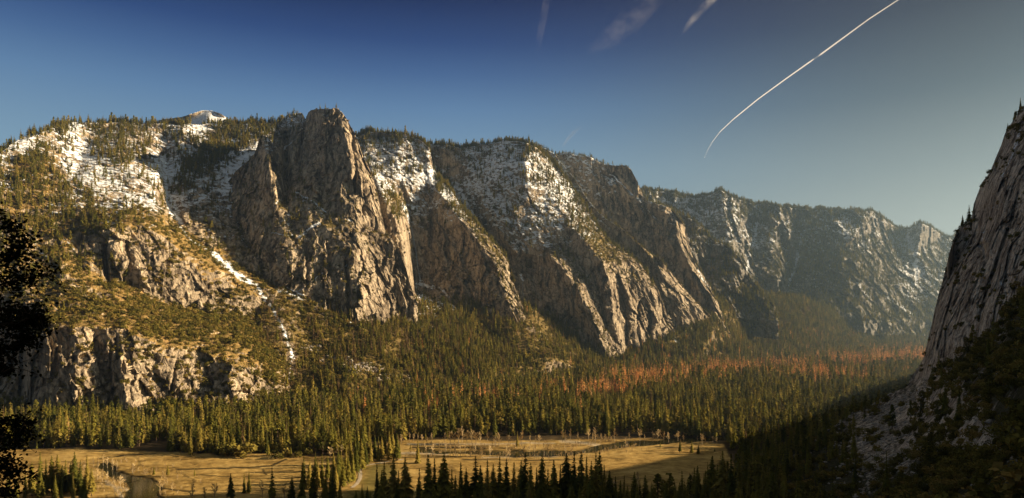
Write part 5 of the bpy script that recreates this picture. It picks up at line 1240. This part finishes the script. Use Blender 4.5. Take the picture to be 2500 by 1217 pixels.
pr = protos(allc, 'conifer_tree', 'conifer among the rows of the valley forest behind the meadow', 'conifer', 'conifers of the valley forest', rest[:len(allc)])
rest = rest[len(allc):]; rest[:, 6] = np.where(rest[:, 6] < 220, 4, rest[:, 6] % 4)
stuff('conifer_forest', rest[:, :7], pr, 'green conifer forest covering valley floor, talus and rims')
def kind_of(arr, n_ind, sets, name, what, cat, group, sname, slabel):
    i_, r_ = split(arr, n_ind); pr_ = None; ch = []
    for q, a in enumerate(i_):
        o = plant(name, sets[q % len(sets)], a[0], a[1], a[2], a[3], a[4], a[5], zone(a[7], a[8], what, 1), cat, group)
        if q < len(sets): ch.append(o)
    pr_ = [[c for c in COL.objects if c.parent == o] for o in ch]
    r_[:, 6] = r_[:, 6] % len(sets)
    stuff(sname, r_[:, :7], pr_, slabel)
kind_of(DEAD, 296, DE, 'dead_conifer', 'rust orange dead conifer', 'dead conifer', 'rust orange dead conifers', 'dead_conifer_forest', 'rust orange beetle killed conifers spread through the forest')
kind_of(GREY, 296, GY, 'fading_conifer', 'thin grey brown fading conifer', 'fading conifer', 'grey brown fading conifers', 'fading_conifer_forest', 'grey brown fading conifers scattered on slope and valley floor')
# scrub oaks: the nearest on the shaded right slope stand as trees of their own
size = BUSH[:, 3] / BUSH[:, 1]; vis = (BUSH[:, 7] > 5) & (BUSH[:, 7] < 2495) & (BUSH[:, 8] < 1222)
order = np.argsort(-(size * vis)); mm = np.ones(len(BUSH), bool); mm[order[:284]] = False
for q, a in enumerate(BUSH[order[:284]]):
    w_ = 'at the foot of the near right cliff' if a[8] < 960 else ('on the lower right slope below the rock ribs' if a[7] > 2200 else 'on the shaded slope right of the meadow')
    plant('oak_tree', BH[q % 3], a[0], a[1], a[2], a[3], a[4], a[5], 'dark evergreen oak ' + w_, 'oak', 'evergreen oaks of the shaded right slope')
rb = BUSH[mm]; pr = protos(BU, 'oak_tree', 'round evergreen oak on the sunlit talus slope', 'oak', 'evergreen oaks of the slopes', rb[:4]); rb = rb[4:]; rb[:, 6] %= 4
stuff('oak_scrub', rb[:, :7], pr, 'olive green oak scrub covering the sunlit slopes')

# boulders
rg = np.random.default_rng(5)
def talus_rock(cx, cy, rx, ry, n):
    L = LAYERS['talus_slope']; m = np.argwhere((((L['px'] - cx) / rx) ** 2 + ((L['py'] - cy) / ry) ** 2 < 1)); k = m[rg.integers(0, len(m), n)]
    V_ = L['V'][k[:, 0], k[:, 1]]; return np.concatenate([V_, L['px'][k[:, 0], k[:, 1]][:, None], L['py'][k[:, 0], k[:, 1]][:, None]], 1)
rocks = [rk, talus_rock(820, 880, 50, 10, 90), talus_rock(880, 900, 55, 14, 220), talus_rock(960, 925, 50, 12, 160), talus_rock(1310, 912, 12, 4, 25), talus_rock(760, 850, 30, 10, 40)]
rocks = np.concatenate(rocks); hs_ = rg.uniform(1.0, 3.2, len(rocks)) * np.where(rocks[:, 1] > 1500, 2.0, .9) * rg.choice([1, 1, 1, 1.8], len(rocks))
size = hs_ / rocks[:, 1]; order = np.argsort(-size)[:296]; mm = np.ones(len(rocks), bool); mm[order] = False
bo = []
for q, i in enumerate(order):
    o = bpy.data.objects.new('boulder', RK[q % 4]); COL.objects.link(o); bo.append(o)
    o.location = rocks[i, :3]; o.location.z -= hs_[i] * .15; o.scale = (hs_[i] * 1.2, hs_[i], hs_[i] * .9); o.rotation_euler = (0, 0, rg.uniform(0, 6.28))
    finish(o, 'pale granite boulder lying %s' % ('on the shaded grey talus at lower right' if rocks[i, 3] > 1900 else 'among the scrub of the sunlit talus below the tower'), 'boulder', 'pale granite boulders')
r_ = rocks[mm]; h_ = hs_[mm]
stuff('talus_rubble', np.stack([r_[:, 0], r_[:, 1], r_[:, 2] - .2, h_, np.full(len(r_), 1.15), rg.uniform(0, 6.28, len(r_)), rg.integers(0, 4, len(r_))], 1), [[b] for b in bo[:4]], 'pale broken granite rubble on the talus')

# ---------------------------------------------------------------- waterfalls
wf = Mat('falling_water'); g = wf.n('ShaderNodeNewGeometry')
nn = wf.noise(wf.mapping(g.outputs['Position'], (.3, .3, .03)), 1.0, 4)
b_ = wf.bsdf(wf.ramp(nn, [(.3, (.30, .33, .36)), (.7, (.62, .64, .66))]), .6)
b_.inputs['Alpha'].default_value = .6
def layer_Y(name, px, py):
    L = LAYERS[name]; j = int(np.clip(np.searchsorted(L['pxs'], px), 0, len(L['pxs']) - 1)); col_ = L['py'][L['nb']:, j]; i = int(np.argmin(np.abs(col_ - py)))
    return L['V'][L['nb'] + i, j, 1]
def fall(pts, wid, layer_, label):
    mb = MB(); P_ = []
    for i in range(len(pts) - 1):
        for s in range(6):
            t = s / 6; px = pts[i][0] + (pts[i + 1][0] - pts[i][0]) * t + random.uniform(-.5, .5); py = pts[i][1] + (pts[i + 1][1] - pts[i][1]) * t
            Y = layer_Y(layer_, px, py) - 3; P_.append(P(px, py, Y))
    ys_ = [min(p[1] for p in P_[max(0, k - 2):k + 3]) for k in range(len(P_))]
    P_ = [(p[0] * y / p[1], y, p[2] * y / p[1]) for p, y in zip(P_, ys_)]
    mb.tube(P_, [wid * random.uniform(.6, 1.2) for _ in P_], 6)
    o = bpy.data.objects.new('waterfall', mb.mesh('waterfall', wf.m, True)); COL.objects.link(o); finish(o, label, 'waterfall')
fall([(1004, 556), (1010, 585), (1016, 615), (1020, 650), (1027, 690)], 2.6, 'waterfall_cliff', 'thin white waterfall streak down the dark wall right of the great tower')
fall([(1276, 690), (1277, 715), (1281, 745), (1283, 768)], 1.1, 'ribbed_buttress', 'hair thin waterfall below a snow patch in the shaded gully')

# ---------------------------------------------------------------- contrails high in the sky
def trail_mat(name, alpha, nscale, lo=.35, hi=.65, strength=1.0):
    m = Mat(name); g = m.n('ShaderNodeNewGeometry'); lw = m.n('ShaderNodeLayerWeight'); lw.inputs['Blend'].default_value = .5
    tc_ = m.n('ShaderNodeTexCoord')
    nn = m.noise(m.mapping(g.outputs['Position'], nscale), 1.0, 5, .6)
    f = m.mrange(nn, lo, hi)
    fc = m.math('SUBTRACT', 1.0, lw.outputs['Facing']); fc = m.math('POWER', fc, 1.6)
    al = m.math('MULTIPLY', m.math('MULTIPLY', f, fc), alpha)
    al = m.math('MULTIPLY', al, m.attr('fade'))
    tr = m.n('ShaderNodeBsdfTransparent'); df = m.n('ShaderNodeBsdfDiffuse'); df.inputs[0].default_value = (.9, .9, .95, 1)
    tl = m.n('ShaderNodeBsdfTranslucent'); tl.inputs[0].default_value = (.9, .9, .95, 1)
    x1 = m.n('ShaderNodeMixShader'); x1.inputs[0].default_value = .5; m.l(df.outputs[0], x1.inputs[1]); m.l(tl.outputs[0], x1.inputs[2])
    x = m.n('ShaderNodeMixShader'); m.l(al, x.inputs[0]); m.l(tr.outputs[0], x.inputs[1]); m.l(x1.outputs[0], x.inputs[2]); m.l(x.outputs[0], m.out.inputs['Surface'])
    return m.m
def trail(px, widpx, Ys, mat, label, fade=None, nm='contrail'):
    mb = MB(); n = len(px); pts = []; rad = []; fd = []
    for i in range(n - 1):
        for s in range(8):
            t = s / 8; a = [px[i][q] + (px[i + 1][q] - px[i][q]) * t for q in (0, 1)]; Y = Ys[0] + (Ys[1] - Ys[0]) * (i + t) / (n - 1)
            pts.append(P(a[0], a[1], Y)); rad.append((widpx[i] + (widpx[i + 1] - widpx[i]) * t) / F * Y)
            fd.append(fade[i] + (fade[i + 1] - fade[i]) * t if fade else 1)
    pts.append(P(px[-1][0], px[-1][1], Ys[1])); rad.append(widpx[-1] / F * Ys[1]); fd.append(fade[-1] if fade else 1)
    mb.tube(pts, rad, 12); me = mb.mesh(nm, mat, True)
    at = me.attributes.new('fade', 'FLOAT', 'POINT'); at.data.foreach_set('value', np.repeat(np.array(fd, np.float32), 12))
    o = bpy.data.objects.new(nm, me); COL.objects.link(o); finish(o, label, 'contrail')
T1 = trail_mat('contrail_ice', 1.0, (.004, .004, .004), .0, .3)
T2 = trail_mat('old_contrail_ice', .22, (.0016, .0016, .003), .38, .68)
trail([(1720, 385), (1727, 368), (1739, 347), (1758, 322), (1790, 292), (1850, 243), (1920, 192), (1985, 146), (2000, 136), (2060, 92), (2120, 48), (2196, -2), (2260, -40)], [.6, .9, 1.2, 1.4, 1.5, 1.6, 1.7, 2.1, 2.6, 2.3, 2.0, 1.7, 1.4], (15000, 9000), T1, 'long thin bright contrail curving up to the right above the far valley', [1, 1, .95, .9, .85, .8, .75, .7, .6, .5, .42, .35, .3])
trail([(1650, 108), (1668, 82), (1690, 50), (1712, 24), (1745, -6), (1790, -50)], [2, 6, 10, 12, 11, 10], (12000, 10500), T2, 'broad short contrail smear right of the two faint ones', [.1, .4, .75, 1.0, 1.0, .9])
trail([(1440, 130), (1480, 100), (1530, 60), (1570, 20), (1610, -30)], [10, 26, 34, 30, 28], (12500, 11000), T2, 'wide faint old contrail between the brighter smear and the thin one', [.05, .2, .3, .3, .3])
trail([(1310, 150), (1318, 90), (1327, 40), (1338, -20)], [4, 9, 10, 8], (12500, 11500), T2, 'faint upright wisp of contrail, leftmost in the sky', [.05, .15, .22, .25])
trail([(1374, 358), (1388, 338), (1402, 322), (1418, 309)], [2, 4, 5, 3], (14000, 14000), T2, 'small faint wisp just above the wooded rim', [.5, .6, .6, .2])

# ---------------------------------------------------------------- oak at the left, close to the camera
ok = bpy.data.objects.new('oak_tree', None); COL.objects.link(ok); ok.location = (-5.6, 5.2, -6.4)
finish(ok, 'black silhouetted oak branches with small leaves hanging in at the left edge', 'oak')
base = Vector(ok.location); tb = MB(); bb = MB(); lf = MB(); r = random.Random(4)
tb.tube([(0, 0, -.3), (-.1, .05, 2.2), (.05, .1, 4.6), (-.05, .2, 7.2), (.1, .2, 9.2)], [.24, .2, .17, .12, .07], 9)
def leaf(p):
    d = Vector((r.gauss(0, 1), r.gauss(0, 1), r.gauss(0, .8))).normalized(); L = r.uniform(.020, .036); u1 = d * L
    v1 = d.cross(Vector((r.gauss(0, 1), r.gauss(0, 1), r.gauss(0, 1)))).normalized() * L * r.uniform(.28, .42)
    lf.quad(p, p + u1 * .35 + v1, p + u1 * .8 + v1 * .8, p + u1 * 1.15, p + u1 * .8 - v1 * .8, p + u1 * .35 - v1)
def pix(px, py, Y): return Vector(P(px, py, Y)) - base
BR = [([(-420, 760), (-150, 700), (0, 640), (60, 600)], 5.6, 1.0), ([(-420, 800), (-120, 730), (20, 690), (118, 668)], 5.9, 1.0), ([(-380, 830), (-100, 800), (30, 790), (100, 770)], 5.5, 1.1), ([(-400, 900), (-100, 850), (10, 850), (70, 830)], 6.1, 1.1), ([(-420, 640), (-120, 600), (0, 560), (40, 545)], 6.0, .5), ([(-420, 1000), (-150, 900), (-20, 890), (40, 900)], 5.7, .9), ([(-420, 1100), (-160, 1040), (-30, 1060), (60, 1078)], 5.6, 1.0), ([(-430, 1150), (-160, 1120), (-20, 1130), (45, 1150)], 5.9, 1.0), ([(-430, 1230), (-150, 1180), (-20, 1190), (30, 1195)], 5.4, .7), ([(-400, 1020), (-120, 1010), (0, 1030), (75, 1050)], 6.2, .8), ([(-380, 700), (-60, 745), (40, 760), (80, 800)], 6.3, 1.0)]
for ln, Y0, dn in BR:
    pts = [pix(ln[0][0], ln[0][1], 5.2)] + [pix(q[0], q[1], Y0 + r.uniform(-.15, .15)) for q in ln[1:]]
    bb.tube(pts, [.045, .024, .012, .004], 5)
    for k in range(int(74 * dn)):
        t = r.uniform(.9, 3.0); i = min(2, int(t)); q = pts[i].lerp(pts[i + 1], t - i)
        d = Vector((r.gauss(.1, .5), r.gauss(0, .5), r.gauss(0, .6))).normalized(); L = r.uniform(.06, .20)
        e = q + d * L; bb.tube([q, q + d * L * .5 + Vector((0, 0, .01)), e], [.004, .003, .0015], 3)
        for m_ in range(r.randint(9, 17)):
            s_ = q.lerp(e, r.uniform(.2, 1.1)); leaf(s_ + Vector((r.gauss(0, .022), r.gauss(0, .022), r.gauss(0, .022))))
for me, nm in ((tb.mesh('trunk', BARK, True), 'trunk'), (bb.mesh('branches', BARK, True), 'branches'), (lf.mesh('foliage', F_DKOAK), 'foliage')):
    c_ = bpy.data.objects.new(nm, me); COL.objects.link(c_); c_.parent = ok
